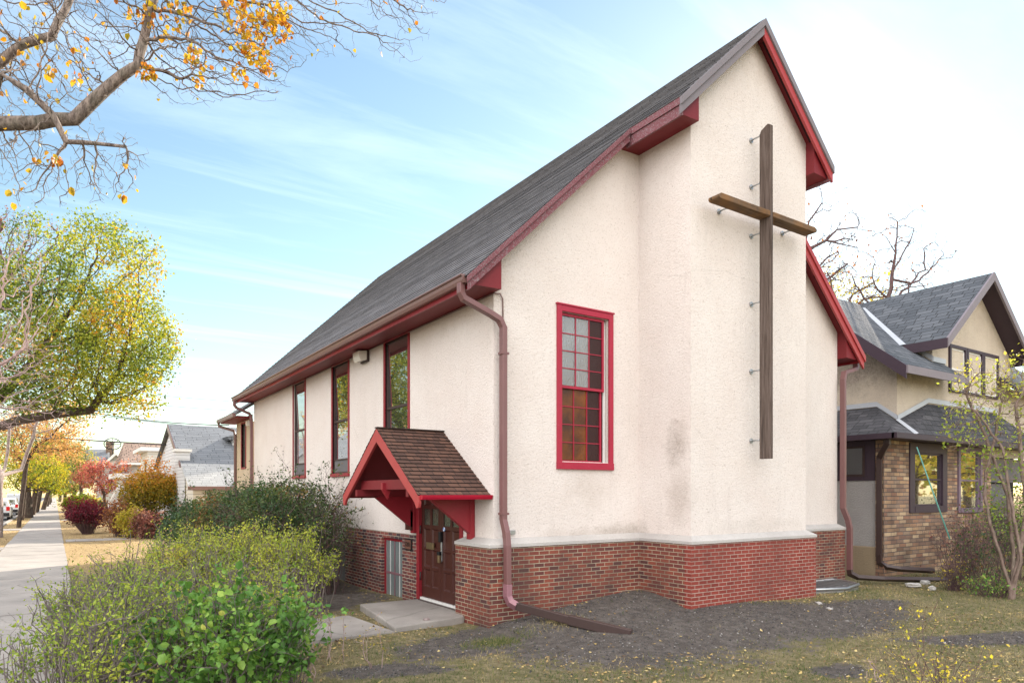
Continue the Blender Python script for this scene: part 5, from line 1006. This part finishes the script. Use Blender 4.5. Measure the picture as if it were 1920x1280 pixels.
# orange tree and the row behind
def round_tree(name, label, x, y, zc, rad, h0, n, leafm, ls, seed, barkm='bark_dark', rt=.2, lean=(0, 0), per=5, extra=None, spread=.22, cap=16000, group='street trees down the verge', ti=None, kill=.45, step=.35, r0=.009):
    RS.seed(seed); tr = [np.array((x+lean[0]*f, y+lean[1]*f, -.3+(h0+.3)*f)) for f in (0, .33, .66, 1.)]
    C0 = np.array((x+lean[0]*1.4, y+lean[1]*1.4, zc)); at_ = [ell(C0, rad, n, .2)]
    for k in range(7): a = RS.rand()*6.28; at_.append(ell(C0+np.array([math.cos(a)*rad[0]*.7, math.sin(a)*rad[1]*.7, RS.normal()*rad[2]*.45]), (rad[0]*.45, rad[1]*.45, rad[2]*.4), n//7))
    return tree(name, label, (x, y, -.17), tr, np.concatenate(at_), M[barkm], leafm, step=step, infl=3.5, kill=kill, rt=rt, r0=r0, lsize=ls, per=per*3, spread=spread*1.2, lcap=cap, tintf=ti, group=group)
def street(name, label, cpx, cpy, rx, ry, D, bpx, lm, ls, seed, rt=.15, group='street trees down the verge', ti=.5, n=300, cap=9000, bark='bark_dark', f0=.28):
    c = A_(cpx, cpy, D); b = np.array(atD(bpx, 924+1.8*FX/D, D)); k = D/FX; rad = (rx*k, rx*k, ry*k); RS.seed(seed); h0 = max(1.2, (c[2]-rad[2])*1.0)
    tr = [np.array([b[0]+(c[0]-b[0])*f*f0, b[1]+(c[1]-b[1])*f*f0, -.3+(h0+.3)*f]) for f in (0, .33, .66, 1.)]
    at_ = [ell(c, rad, n, .2)]
    for q in range(8): a = RS.rand()*6.28; at_.append(ell(c+np.array([math.cos(a)*rad[0]*.75, math.sin(a)*rad[1]*.75, RS.normal()*rad[2]*.5]), (rad[0]*.42, rad[1]*.42, rad[2]*.4), n//7))
    R_ = max(rad); return tree(name, label, (b[0], b[1], -.17), tr, np.concatenate(at_), M[bark], M[lm], step=R_*.11, infl=R_*1.6, kill=R_*.13, rt=rt, r0=.008, lsize=ls, per=12, spread=R_*.085, lcap=cap, tintf=noisetint(1.6/R_, ti, .5), group=group)
street('orange_tree', 'tree with pale orange autumn crown behind the green maple', 88, 806, 74, 60, 36, 34, 'lf_orange', .10, 5, cap=15000, group=None, n=420, rt=.11)
street('yellow_green_tree', 'low yellow-green tree on the verge behind the forked trunk', 60, 882, 52, 40, 46, 41, 'lf_yg', .10, 6, rt=.12, ti=.7, cap=13000, group=None, n=380)
street('leaning_tree', 'thick leaning trunk with green crown beside the parked cars', 46, 842, 62, 48, 50, 54, 'lf_maple', .13, 7, rt=.30, cap=11000, group=None, f0=1.0)
for k, q in enumerate(((84, 890, 36, 30, 57, 60, 'lf_yg', 'yellow crowned street tree beyond the leaning trunk'), (104, 866, 44, 40, 64, 67, 'lf_maple', 'olive street tree, second beyond the leaning trunk'), (128, 876, 36, 38, 74, 80, 'lf_pale', 'pale green street tree whose crown meets the pavement'), (108, 902, 26, 22, 92, 87, 'lf_yg', 'small yellow-green street tree far down the verge'), (90, 902, 20, 22, 108, 92, 'lf_orange', 'tan orange street tree at the far end of the verge'), (86, 905, 14, 16, 130, 95, 'lf_pale', 'farthest pale tree on the kerb side'),
                     (143, 893, 28, 30, 84, 138, 'lf_pale', 'pale green tree right of the pavement before the half-timbered house'), (126, 909, 17, 15, 112, 121, 'lf_orange', 'tan tree right of the far pavement'), (115, 914, 11, 11, 145, 112, 'lf_maple', 'farthest green tree right of the pavement'))):
    street('street_tree', q[7], *q[:6], q[6], .0031*q[4]*.9, 30+k, rt=.16+.001*q[4], cap=5500, n=220)
street('pale_green_tree', 'light yellow-green tree left of the pink tree', 152, 868, 26, 44, 62, 152, 'lf_pale', .15, 51, ti=.6, cap=9000, group=None)
street('pink_tree', 'tree with salmon pink and wine red leaves before the half-timbered house', 190, 893, 43, 33, 53, 197, 'lf_pink', .11, 52, ti=.55, cap=10000, group=None, rt=.1)
# across the street and behind the right-hand houses: trees that fill the skyline gaps
for k, (x, y, lm, zc, rr_, lb) in enumerate(((-20, 36, 'lf_maple', 7, 4.5, 'green tree across the street, hidden low by the forked trunk'), (-17.5, 24, 'lf_yg', 6.6, 4, 'yellow-green tree across the street reflected in the church windows'), (-17, 74, 'lf_orange', 6, 4, 'orange tree across the street beyond the pickup'), (-18, 52, 'lf_orange', 6, 4, 'orange tree across the street behind the white car'))):
    round_tree('far_tree', lb, x, y, zc, (rr_, rr_, zc*.42), zc*.5, 240, M[lm], .3, 60+k, rt=.3, per=4, spread=.45, cap=6000, kill=.7, step=.6, r0=.03, ti=noisetint(.4, .5, .5), group='trees across the street')
# bare trees rising behind the brown-gabled house
RS.seed(90)
def bare(label, pts, blobs, rt, leafs=None, nm='bare_tree', r0=.011, keep=.1, bark='twig', gravity=(0,0,.05)):
    tr = dense_c(pts); att = np.concatenate([ell(A_(*b[:3]), (b[3], b[3], b[4]), b[5]*3) for b in blobs])
    return tree(nm, label, (pts[0][0], pts[0][1], -.17), tr, att, M[bark], leafs, step=.16, infl=2.8, kill=.16, rt=rt, r0=r0*.55, lsize=.09, per=1, spread=.1, keep=keep, jitter=.3, grav=gravity, group='bare trees behind the neighbouring house')
def dense_c(pts):
    out = [np.array(pts[0], float)]
    for a, b in zip(pts, pts[1:]):
        a, b = np.array(a, float), np.array(b, float); k = max(1, int(np.linalg.norm(b-a)/.35)); out += [a+(b-a)*i/k+RS.normal(size=3)*.03 for i in range(1, k+1)]
    return out
def limb(*q): return [A_(*p) for p in q]
def bare2(label, trunk, limbs, blobs, rt, leafs, r0, keep, step=.13, nm='bare_tree', th=.10):
    tr = dense_c(trunk); L = []; 
    for l in limbs:
        i = min(range(len(tr)), key=lambda k: np.linalg.norm(tr[k]-l[0])); L.append((i, dense_c(l)[1:]))
    for c, (i, pts) in enumerate(list(L)):      # fine twigs grow along every limb
        pass
    allp = np.array(tr[len(tr)//3:]+[p for _, pts in L for p in pts]); att = [allp[RS.randint(0, len(allp), 700)]+RS.normal(size=(700, 3))*.42*np.array([1, 1, 1])+np.array([0, 0, .15])]
    att += [ell(A_(*b[:3]), (b[3], b[3], b[4]), b[5]) for b in blobs]
    return tree(nm, label, (trunk[0][0], trunk[0][1], -.17), tr, np.concatenate(att), M['twig'], leafs, step=step, infl=1.6, kill=step*.9, rt=rt, r0=r0, lsize=th, per=1, spread=.12, keep=keep, jitter=.35, limbs=L, group='bare trees behind the neighbouring house')
D_ = 30; g0 = A_(1650, 800, D_)
bare2('bare tree standing upright behind the slate roofed house', [np.array([g0[0], g0[1], -.3])]+limb((1652, 700, D_), (1660, 590, D_), (1668, 540, D_), (1680, 475, D_), (1681, 415, D_)),
      [limb((1655, 640, D_), (1690, 545, D_), (1730, 520, D_+.5), (1770, 478, D_+1)), limb((1664, 560, D_), (1640, 535, D_-.5), (1636, 500, D_-.8)), limb((1672, 510, D_), (1690, 480, D_+.4), (1714, 435, D_+.6)), limb((1700, 540, D_+.2), (1735, 505, D_+.8), (1733, 465, D_+1)), limb((1660, 590, D_), (1620, 560, D_-.5), (1600, 520, D_-1)), limb((1680, 475, D_), (1664, 445, D_-.3))],
      ((1700, 560, D_, 1.6, .6, 120), (1630, 560, D_, 1.2, .7, 100)), .13, M['lf_rust'], .0075, .10)
D_ = 24; g0 = A_(1440, 800, D_)
bare2('bare tree whose branches show between the gable and the cross', [np.array([g0[0], g0[1], -.3])]+limb((1440, 660, D_), (1480, 520, D_), (1515, 470, D_), (1550, 452, D_), (1600, 448, D_+.3)),
      [limb((1550, 452, D_), (1575, 460, D_), (1607, 466, D_)), limb((1510, 475, D_), (1515, 415, D_), (1540, 380, D_)), limb((1550, 452, D_), (1570, 432, D_), (1605, 425, D_)), limb((1480, 520, D_), (1530, 500, D_), (1575, 470, D_)), limb((1480, 520, D_), (1540, 530, D_), (1590, 495, D_))],
      ((1560, 510, D_, .9, .45, 120),), .12, M['lf_rust'], .006, .12, step=.10)
D_ = 34; g0 = A_(1560, 800, D_)
bare2('low yellow-leaved twiggy tree just above the slate roof', [np.array([g0[0], g0[1], -.3])]+limb((1560, 700, D_), (1575, 600, D_)), [limb((1575, 600, D_), (1600, 550, D_), (1640, 530, D_)), limb((1575, 600, D_), (1560, 540, D_), (1550, 510, D_)), limb((1575, 600, D_), (1620, 560, D_), (1665, 555, D_))],
      ((1600, 548, D_, 1.9, .5, 260), (1560, 535, D_, 1.2, .7, 150), (1640, 565, D_, 1.3, .3, 100)), .12, M['lf_yellow'], .0065, .8)

# ================================================================== SHRUBS
RS.seed(200); random.seed(5)
def tn(b, a, sc=2.): return noisetint(sc, b, a)
# large dark evergreen-looking shrubs along the church
shrub('dark_shrub', 'tall dark green shrub against the church wall nearest the basement window', (3.6, 13.3, -.17), (1.25, 1.5, 2.0), 2.1, 110, M['twig'], M['lf_dark'], .045, 21000, fan=.8, tintf=tn(.42, .45), twigs=4, spread=.05, ell_leaves=13000, erad=(1.25, 1.4, 1.15), lower=.25, group='dark green shrubs beside the church', aspect=.6)
shrub('dark_shrub', 'middle one of the three big dark green shrubs beside the church', (3.45, 15.9, -.17), (1.45, 1.6, 2.0), 1.9, 90, M['twig'], M['lf_dark'], .05, 20000, fan=.8, tintf=tn(.5, .5), twigs=4, spread=.05, ell_leaves=14000, erad=(1.45, 1.5, 1.2), group='dark green shrubs beside the church', aspect=.6)
shrub('dark_shrub', 'farthest and darkest of the big green shrubs beside the church', (3.5, 19.6, -.17), (1.25, 1.4, 2.0), 1.6, 60, M['twig'], M['lf_dark'], .06, 15000, fan=.8, tintf=tn(.22, .35), twigs=3, spread=.06, ell_leaves=10500, erad=(1.35, 1.5, 1.1), group='dark green shrubs beside the church', aspect=.6)
# sprigs of the nearest shrub over the brick base
shrub('airy_shrub', 'loose airy shrub with fine leaves at the corner of the brick base', (4.15, 12.1, -.17), (.55, .55, 1.), 1.75, 34, M['twig'], M['lf_dark'], .042, 1500, fan=.5, tintf=tn(.6, .4), twigs=5, spread=.03, lower=.35, stemr=.007)
shrub('airy_shrub', 'one tall leafy sprig standing up before the white stucco wall', (4.1, 15.6, -.17), (.12, .12, 1.), 2.75, 5, M['twig'], M['lf_dark'], .045, 160, fan=.3, tintf=tn(.5, .3), twigs=3, spread=.03, lower=.6, stemr=.006)
# clipped hedge plants with grey stems behind the path
hb = [((1.62, 12.2), 'hedge plant at the far left of the yellow-green row'), ((2.1, 11.8), 'second hedge plant from the left in the yellow-green row'), ((2.45, 11.6), 'hedge plant in the middle of the yellow-green row before the dark shrubs'), ((2.75, 11.1), 'hedge plant right of the middle, thick with yellow leaves'), ((3.02, 10.45), 'rightmost hedge plant of the yellow-green row, its grey stems showing')]
for k, ((x, y), lb) in enumerate(hb):
    shrub('hedge_plant', lb, (x, y, -.17), (.62, .6, 1.), 1.16, 62, M['twig_grey'], M['lf_hedge'], .033, 4200, fan=.35, tintf=tn(.5, .4), twigs=3, spread=.028, lower=.6, basew=.75, sub=1, group='yellow-green hedge beside the path', stemr=.011)
# near hedge by the pavement: mostly stems and small yellow-green leaves
nb = [((.82, 8.9), 1.12, 'hedge plant beside the pavement, farthest of the near clump'), ((1.5, 8.7), 1.12, 'hedge plant with crossing dark stems in the near clump'), ((.42, 7.7), 1.08, 'hedge plant leaning over the edge of the pavement'), ((1.35, 7.5), 1.05, 'hedge plant behind the round-leaved bush'), ((2.15, 8.35), .95, 'hedge plant with upright grey stems next to the path'), ((1.9, 7.55), .8, 'small hedge plant at the right end of the near clump'), ((.28, 6.4), 1.0, 'hedge plant at the bottom left corner by the pavement'), ((1.2, 6.3), .95, 'stemmy hedge plant in front at the bottom'), ((.12, 5.7), .92, 'nearest hedge plant hanging over the pavement'), ((.32, 8.6), .95, 'airy hedge plant leaning left over the pavement edge'), ((.75, 6.9), 1.0, 'hedge plant in the thick of the near clump behind the front ones')]
for k, ((x, y), h_, lb) in enumerate(nb):
    shrub('hedge_plant', lb, (x, y, -.17), (.60, .55, 1.), h_, 52, M['twig_grey'], M['lf_hedge'], .029, 1950, fan=.4, tintf=tn(.28 if k < 6 else .22, .45), twigs=3, spread=.03, lower=.5, basew=.45, sub=1, group='leggy hedge plants beside the pavement', stemr=.010)
# round-leaved green bush nearest the camera
shrub('leafy_bush', 'bright green bush with round leaves in the near foreground', (1.15, 5.85, -.17), (.72, .62, 1.), 1.02, 46, M['twig_grey'], M['lf_green'], .050, 3000, fan=.5, tintf=tn(.35, .4), twigs=4, spread=.035, lower=.3, hi=True, aspect=.8, basew=.3, stemr=.007)
shrub('leafy_bush', 'second green round-leaved bush low at the right of the first', (1.72, 6.15, -.17), (.42, .4, 1.), .78, 22, M['twig_grey'], M['lf_green'], .046, 700, fan=.5, tintf=tn(.35, .4), twigs=4, spread=.035, lower=.3, hi=True, aspect=.8, basew=.3, stemr=.006)
# burning bush and the coloured bed down the street
shrub('burning_bush', 'crimson burning bush beside the pavement', gnd(163, 1000), (.80, .80, 1.), 1.38, 130, M['twig'], M['lf_burn'], .07, 9000, fan=.2, tintf=lambda P: (P[:,2]-.4)*.5+RS.normal(size=len(P))*.15, twigs=3, spread=.05, lower=.45, basew=.18, stemr=.014)
shrub('rust_shrub', 'rust brown shrub just right of the crimson burning bush', gnd(222, 1006), (.55, .55, 1.), 1.35, 50, M['twig'], M['lf_rust'], .08, 2600, fan=.5, twigs=3, spread=.08, lower=.2, basew=.2)
shrub('golden_shrub', 'yellow shrub between the rust shrub and the orange bush', gnd(246, 1008), (.4, .4, 1.), 1.15, 50, M['twig'], M['lf_yellow'], .08, 2600, fan=.5, twigs=3, spread=.08, lower=.1, basew=.3)
shrub('wine_shrub', 'low wine brown shrub in front of the tall orange bush', gnd(277, 1010), (.62, .6, 1.), 1.0, 60, M['twig'], M['lf_wine'], .08, 3800, fan=.5, twigs=3, spread=.08, lower=.15, basew=.4)
shrub('fiery_bush', 'tall rounded bush turning from green to bright orange', gnd(287, 994), (1.45, 1.2, 1.), 3.15, 70, M['twig'], M['lf_fire'], .10, 14000, fan=.6, tintf=lambda P: (P[:,2]-.9)*.36+RS.normal(size=len(P))*.2, twigs=3, spread=.12, lower=.2, basew=.3, ell_leaves=9000, erad=(1.45, 1.2, 1.7))
shrub('green_shrub', 'yellow-green shrub beyond the crimson bush', gnd(150, 972), (1.1, 1.0, 1.), 1.7, 50, M['twig'], M['lf_yg'], .13, 5000, fan=.6, twigs=3, spread=.15, lower=.1, ell_leaves=3500, erad=(1.1, 1.0, .9), tintf=tn(.35, .4, 1.))
shrub('green_shrub', 'dark green low shrub at the foot of the pink tree', gnd(190, 965), (.7, .7, 1.), 1.1, 30, M['twig'], M['lf_dark'], .12, 2500, fan=.6, twigs=3, spread=.1, lower=.1, ell_leaves=1800, erad=(.7, .7, .5))
shrub('golden_shrub', 'small golden shrub left of the white stair railing', gnd(172, 963), (.8, .8, 1.), 1.5, 30, M['twig'], M['lf_yellow'], .13, 2500, fan=.6, twigs=3, spread=.12, lower=.1, ell_leaves=1500, erad=(.8, .8, .8))
# right edge: multi-stemmed small tree and tangled bushes in front of the brick porch
RS.seed(301)
b0 = np.array(gnd(1897, 1122)); tr = [b0+np.array([0, 0, -.1]), b0+np.array([0, 0, .15])]
Dr = float(b0[0]*FW[0]+b0[1]*FW[1])
limbs = [(1, dense([A_(1880, 1060, Dr), A_(1858, 985, Dr), A_(1846, 930, Dr), A_(1850, 880, Dr+.1), A_(1868, 810, Dr+.1), A_(1875, 760, Dr)])), (1, dense([A_(1908, 1060, Dr), A_(1925, 960, Dr), A_(1915, 850, Dr), A_(1905, 760, Dr)])), (1, dense([A_(1900, 1040, Dr+.2), A_(1890, 930, Dr+.2), A_(1840, 800, Dr+.2), A_(1810, 740, Dr+.1)])), (1, dense([A_(1915, 1050, Dr-.2), A_(1890, 900, Dr-.3), A_(1880, 840, Dr-.2), A_(1830, 770, Dr-.3)]))]
att = np.concatenate([ell(A_(*b[:3]), (b[3], b[3], b[4]), b[5]*2) for b in ((1830, 740, Dr, .5, .45, 140), (1880, 740, Dr, .55, .6, 160), (1920, 760, Dr, .7, .8, 160), (1800, 800, Dr, .35, .5, 90), (1860, 850, Dr, .6, .6, 130), (1900, 930, Dr, .6, .7, 120), (1820, 700, Dr, .3, .3, 50), (1910, 690, Dr, .3, .35, 60))])
t_, N = tree('multi_stemmed_tree', 'small many-stemmed tree with sparse yellow leaves at the right edge', tuple(b0), tr, att, M['bark_mid'], M['lf_hedge'], step=.07, infl=.9, kill=.07, rt=.06, r0=.0026, lsize=.052, per=2, spread=.04, keep=.5, jitter=.25, limbs=limbs, tintf=lambda P: np.clip((P[:,2]-1.8)*.4, .0, .75)+RS.normal(size=len(P))*.2, aspect=.6)
for (px, py, h_, w, lm, n, lb, nm) in ((1800, 1085, 1.5, .62, 'lf_wine', 260, 'tangle of bare brown twigs before the stone-brick porch', 'bare_bush'), (1845, 1105, 1.5, .6, 'lf_dark', 900, 'dark bush with a few leaves left of the many-stemmed tree', 'dark_bush'), (1900, 1085, 1.6, .7, 'lf_green', 1500, 'green undergrowth bush behind the many-stemmed tree', 'dark_bush'), (1790, 1105, .55, .3, 'lf_yellow', 160, 'low yellow-leaved sprout below the bare twigs', 'sprout'), (1860, 1118, .35, .45, 'lf_green', 500, 'low green weeds at the foot of the many-stemmed tree', 'weeds'), (1925, 1060, 1.9, .8, 'lf_dark', 2500, 'dense dark bush cut by the right edge of the view', 'dark_bush')):
    b = gnd(px, py, -.16); shrub(nm, lb, b, (w, w, 1.), h_, 46, M['twig'], M[lm], .045, n, fan=.5, twigs=5, spread=.04, lower=.15, basew=.4, stemr=.006, sub=3, cat='bush')
# foreground weeds and the yellow tip at the bottom right
for (px, py, h_, n, lm, lb) in ((630, 1235, .62, 26, 'lf_yellow', 'dry weed stalk with a few yellow leaves nearest the path'), (700, 1250, .60, 22, 'lf_yellow', 'tallest dry weed stalk standing on the bare patch'), (590, 1262, .55, 18, 'lf_yellow', 'dry weed stalk at the left of the bare patch'), (560, 1275, .5, 14, 'lf_hedge', 'short brown weed stalk at the bottom of the view beside the bush'), (1640, 1275, .28, 3, 'lf_yellow', 'short bare stalk near the round gravel patch')):
    b = gnd(px, py, -.16); shrub('weed_stalk', lb, b, (.10, .10, 1.), h_, 3, M['twig_pink'], M[lm], .032, n, fan=.2, twigs=3, spread=.012, lower=.4, basew=.5, stemr=.005, cat='weed', group='dry weed stalks', sub=1)
b = np.array(atD(1748, 1330, 2.9)); shrub('yellow_weed', 'bright yellow feathery plant at the bottom right edge', (b[0], b[1], -.17), (.11, .11, 1.), 1.16, 24, M['twig'], M['lf_yellow'], .015, 1500, fan=.3, tintf=tn(.45, .4, 5), twigs=5, spread=.012, lower=.5, basew=.4, stemr=.004, cat='weed')

# ================================================================== GROUND COVER
RS.seed(400)
def scatter(n, x0, x1, y0, y1, keep):
    x = RS.uniform(x0, x1, n); y = RS.uniform(y0, y1, n); k = keep(x, y) > RS.rand(n); x, y = x[k], y[k]
    inb = ((x > X0-.14) & (y > YF-.12)) | ((x > BX0-.12) & (x < BX1+.14) & (y > BY-.12)) | ((x < .34) & (x > -1.41)) | ((x > XH-.05) & (y > YH-.03)); k = ~inb
    x, y = x[k], y[k]; return np.stack([x, y, hgt(x, y)], 1)
def cone(x, y): d = x*FW[0]+y*FW[1]; u = (x*RT[0]+y*RT[1])/np.maximum(d, .1); return (d > 1.5) & (np.abs(u) < .9)
so = lambda x, y: np.clip(soilf(x, y)*2-.55, 0, 1)
P = scatter(230000, -4, 20, 1, 16, lambda x, y: cone(x, y)*(1-.97*so(x, y))*np.clip(1.3-np.hypot(x, y)/22, .2, 1))
P = P[~((P[:,0] > 3.5) & (P[:,0] < 5) & (P[:,1] > 8.1) & (P[:,1] < 10.2))]; P = P[~((P[:,0] > .3) & (P[:,0] < 3.6) & (P[:,1] > 8.2-.0*P[:,0]) & (P[:,1] < 10.0-.12*P[:,0]))]
n = len(P); d = RS.normal(size=(n,3))*.55+np.array([0,0,1.]); d /= np.linalg.norm(d, axis=1)[:,None]; q = np.cross(d, RS.normal(size=(n,3))); q /= np.linalg.norm(q, axis=1)[:,None]; L = RS.uniform(.02, .065, n)[:,None]
V = np.stack([P-q*.0036, P+q*.0036, P+d*L], 1).reshape(-1,3); F = np.arange(n*3).reshape(-1,3); from mathutils import noise as mn
tv = np.array([mn.noise(Vector((p[0]*1.1, p[1]*1.1, 0))) for p in P])*.9+.48+RS.normal(size=n)*.25
tag(mesh_np('grass', V, F, M['grass'], None, {'tint': np.repeat(tv.clip(0,1), 3)}), 'short dry autumn grass over the church lawn', kind='stuff')
P = scatter(85000, -4, 22, 1, 17, lambda x, y: cone(x, y)*(1-.88*so(x, y))*np.clip(.3+.8*(np.sin(x*1.3+1)*np.cos(y*1.1)+.3), .15, 1)); P2 = scatter(60000, -2.3, 12, 17, 60, lambda x, y: cone(x, y)*(.3+.7*(RS.rand(len(x)) < 30/np.maximum(y, 1))))
P = np.concatenate([P, P2]); P[:,2] += .008+RS.rand(len(P))*.012; sz = np.where(P[:,1] > 17, .09, .046)
tag(leaves('fallen_leaves', P, sz[:,None].ravel()[:,] if False else .035, M['lf_litter'], None, None, .75, flat=.75), 'yellow and tan fallen leaves scattered over the grass', kind='stuff')
P = scatter(70000, 1.5, 15, 2.5, 9, lambda x, y: cone(x, y)*so(x, y)); P[:,2] += .002; n = len(P)
s_ = (RS.rand(n)**3*.011+.0025)[:,None]; T4 = np.array([[1,1,1],[1,-1,-1],[-1,1,-1],[-1,-1,1.]])*np.array([1,1,.6]); V = (P[:,None,:]+T4[None]*s_[:,None,:]+RS.normal(size=(n,4,3))*s_[:,None,:]*.3).reshape(-1,3); b = np.arange(n)[:,None]*4
F = np.concatenate([b+np.array(f) for f in ([0,1,2],[0,3,1],[0,2,3],[1,3,2])]); tag(mesh_np('pebbles', V, F, leafmat('peb', [(0., (.05,.048,.05)), (.6, (.12,.115,.115)), (.9, (.22,.21,.20)), (1., (.5,.48,.46))], 0., .9), None, {'tint': np.repeat(RS.rand(n), 4)}), 'fine gravel and grit on the bare soil', kind='stuff')

RS.seed(77)
for k, (x, y, lm, zc, rr_, lb) in enumerate(((47, -7, 'lf_yellow', 4.2, 6., 'yellow street tree mirrored in the porch window beside the brick corner'), (58, -9, 'lf_orange', 4.6, 6.5, 'orange street tree mirrored in the second porch window'), (27, -17, 'lf_orange', 2.6, 5, 'low tree mirrored in the front church window'))):
    round_tree('far_tree', lb, x, y, zc, (rr_, rr_, zc*.5), zc*.4, 240, M[lm], .4, 160+k, rt=.3, per=4, spread=.6, cap=9000, kill=.7, step=.6, r0=.03, group='trees across the side street')

for k, (px_, py_, lb) in enumerate(((1225, 1118, 'grass tuft with leaves in the corner between wall and bay'), (1050, 1175, 'tan tuft of dry grass on the soil beside the brown pipe'), (935, 1192, 'low green-brown tuft on the soil below the door pier'))):
    p = gnd(px_, py_, -.10 if k else -.02); RS.seed(500+k); n = 1500 if k in (0, 2) else 500; q = np.stack([p[0]+RS.normal(size=n)*(.24 if k != 1 else .15), p[1]+RS.normal(size=n)*(.12 if k != 0 else .16), np.zeros(n)], 1); q = q[~((q[:,0] > BX0-.12) & (q[:,1] > BY-.12)) & (q[:,1] < YF-.12)]; n = len(q); q[:,2] = hgt(q[:,0], q[:,1])
    d = RS.normal(size=(n,3))*.6+np.array([0,0,1.]); d /= np.linalg.norm(d, axis=1)[:,None]; w_ = np.cross(d, RS.normal(size=(n,3))); w_ /= np.linalg.norm(w_, axis=1)[:,None]; L = RS.uniform(.02, .07, n)[:,None]
    tag(mesh_np('grass_tuft', np.stack([q-w_*.0036, q+w_*.0036, q+d*L], 1).reshape(-1,3), np.arange(n*3).reshape(-1,3), M['grass'], None, {'tint': np.repeat((RS.normal(size=n)*.2+(.35 if k in (0, 2) else .85)).clip(0,1), 3)}), lb, 'grass tuft', 'grass tufts on the bare soil')

# ================================================================== LIGHT, SKY, CAMERA
SUN_AZ, SUN_EL = R(57), R(25)                  # azimuth measured from +Y towards +X
sd = Vector((math.sin(SUN_AZ)*math.cos(SUN_EL), math.cos(SUN_AZ)*math.cos(SUN_EL), math.sin(SUN_EL)))
ld = bpy.data.lights.new('sun', 'SUN'); ld.energy = 4.8; ld.angle = R(.5); ld.color = (1., .90, .76); lo = bpy.data.objects.new('sun', ld); C.objects.link(lo); lo.rotation_euler = (-sd).to_track_quat('-Z', 'Y').to_euler(); lo.location = (30, 20, 30)
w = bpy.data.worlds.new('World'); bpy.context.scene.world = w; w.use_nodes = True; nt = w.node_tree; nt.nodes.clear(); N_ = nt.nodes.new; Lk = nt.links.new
sky = N_('ShaderNodeTexSky'); sky.sky_type = 'NISHITA'; sky.sun_disc = False; sky.sun_elevation = SUN_EL; sky.sun_rotation = SUN_AZ; sky.air_density = 1.15; sky.dust_density = .15; sky.ozone_density = .9
tc = N_('ShaderNodeTexCoord'); sep = N_('ShaderNodeSeparateXYZ'); Lk(tc.outputs['Generated'], sep.inputs[0])
def mth(op, a, b):
    m = N_('ShaderNodeMath'); m.operation = op
    for i, v in enumerate((a, b)):
        if hasattr(v, 'is_output'): Lk(v, m.inputs[i])
        else: m.inputs[i].default_value = v
    return m.outputs[0]
den = mth('MAXIMUM', sep.outputs[2], .03); cmb = N_('ShaderNodeCombineXYZ'); Lk(mth('DIVIDE', sep.outputs[0], den), cmb.inputs[0]); Lk(mth('DIVIDE', sep.outputs[1], den), cmb.inputs[1])
mp = N_('ShaderNodeMapping'); Lk(cmb.outputs[0], mp.inputs[0]); mp.inputs['Rotation'].default_value = (0, 0, R(28)); mp.inputs['Scale'].default_value = (.35, 1.9, 1)
nz = N_('ShaderNodeTexNoise'); Lk(mp.outputs[0], nz.inputs['Vector']); nz.inputs['Scale'].default_value = 1.1; nz.inputs['Detail'].default_value = 9; nz.inputs['Roughness'].default_value = .62; nz.inputs['Distortion'].default_value = .5
rp = N_('ShaderNodeValToRGB'); Lk(nz.outputs[0], rp.inputs[0]); rp.color_ramp.elements[0].position = .50; rp.color_ramp.elements[0].color = (0,0,0,1); rp.color_ramp.elements[1].position = .78; rp.color_ramp.elements[1].color = (.20,.20,.20,1)
mx = N_('ShaderNodeMix'); mx.data_type = 'RGBA'; Lk(rp.outputs[0], mx.inputs[0]); tn_ = N_('ShaderNodeMix'); tn_.data_type = 'RGBA'; tn_.blend_type = 'MULTIPLY'; tn_.inputs[0].default_value = 1; Lk(sky.outputs[0], tn_.inputs[6]); tn_.inputs[7].default_value = (1.03, 1.07, 1.0, 1); Lk(tn_.outputs[2], mx.inputs[6]); mx.inputs[7].default_value = (11, 12, 13, 1)
# bright white sky behind the camera, added as fill for the shaded walls
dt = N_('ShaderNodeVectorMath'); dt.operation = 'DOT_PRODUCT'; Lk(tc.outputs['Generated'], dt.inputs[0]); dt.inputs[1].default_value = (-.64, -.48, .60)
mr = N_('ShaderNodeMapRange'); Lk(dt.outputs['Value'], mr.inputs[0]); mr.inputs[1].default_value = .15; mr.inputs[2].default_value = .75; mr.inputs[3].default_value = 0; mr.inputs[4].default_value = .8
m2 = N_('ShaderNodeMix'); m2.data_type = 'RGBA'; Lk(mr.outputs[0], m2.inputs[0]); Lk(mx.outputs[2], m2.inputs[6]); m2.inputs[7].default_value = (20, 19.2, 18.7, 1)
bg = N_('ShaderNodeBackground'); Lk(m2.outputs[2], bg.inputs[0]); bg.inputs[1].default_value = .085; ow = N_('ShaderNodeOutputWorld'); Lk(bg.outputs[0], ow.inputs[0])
cd = bpy.data.cameras.new('camera'); cam = bpy.data.objects.new('camera', cd); C.objects.link(cam); cam.location = (0, 0, H); cam.rotation_euler = (R(90), 0, -AZ); cd.sensor_width = 36; cd.lens = 24; cd.shift_y = 284/1920; cd.clip_end = 3000; cd.clip_start = .05
sc = bpy.context.scene; sc.camera = cam; sc.view_settings.view_transform = 'Standard'; sc.view_settings.look = 'None'; sc.view_settings.gamma = 1; sc.view_settings.exposure = 1.3
sc.cycles.max_bounces = 8; sc.cycles.transparent_max_bounces = 8; sc.cycles.use_denoising = True
for o in list(bpy.context.scene.objects):      # from layout units to metres
    if o.parent is None:
        o.location = Vector(o.location)*S
        if o.type not in ('CAMERA', 'LIGHT'): o.scale = (S, S, S)
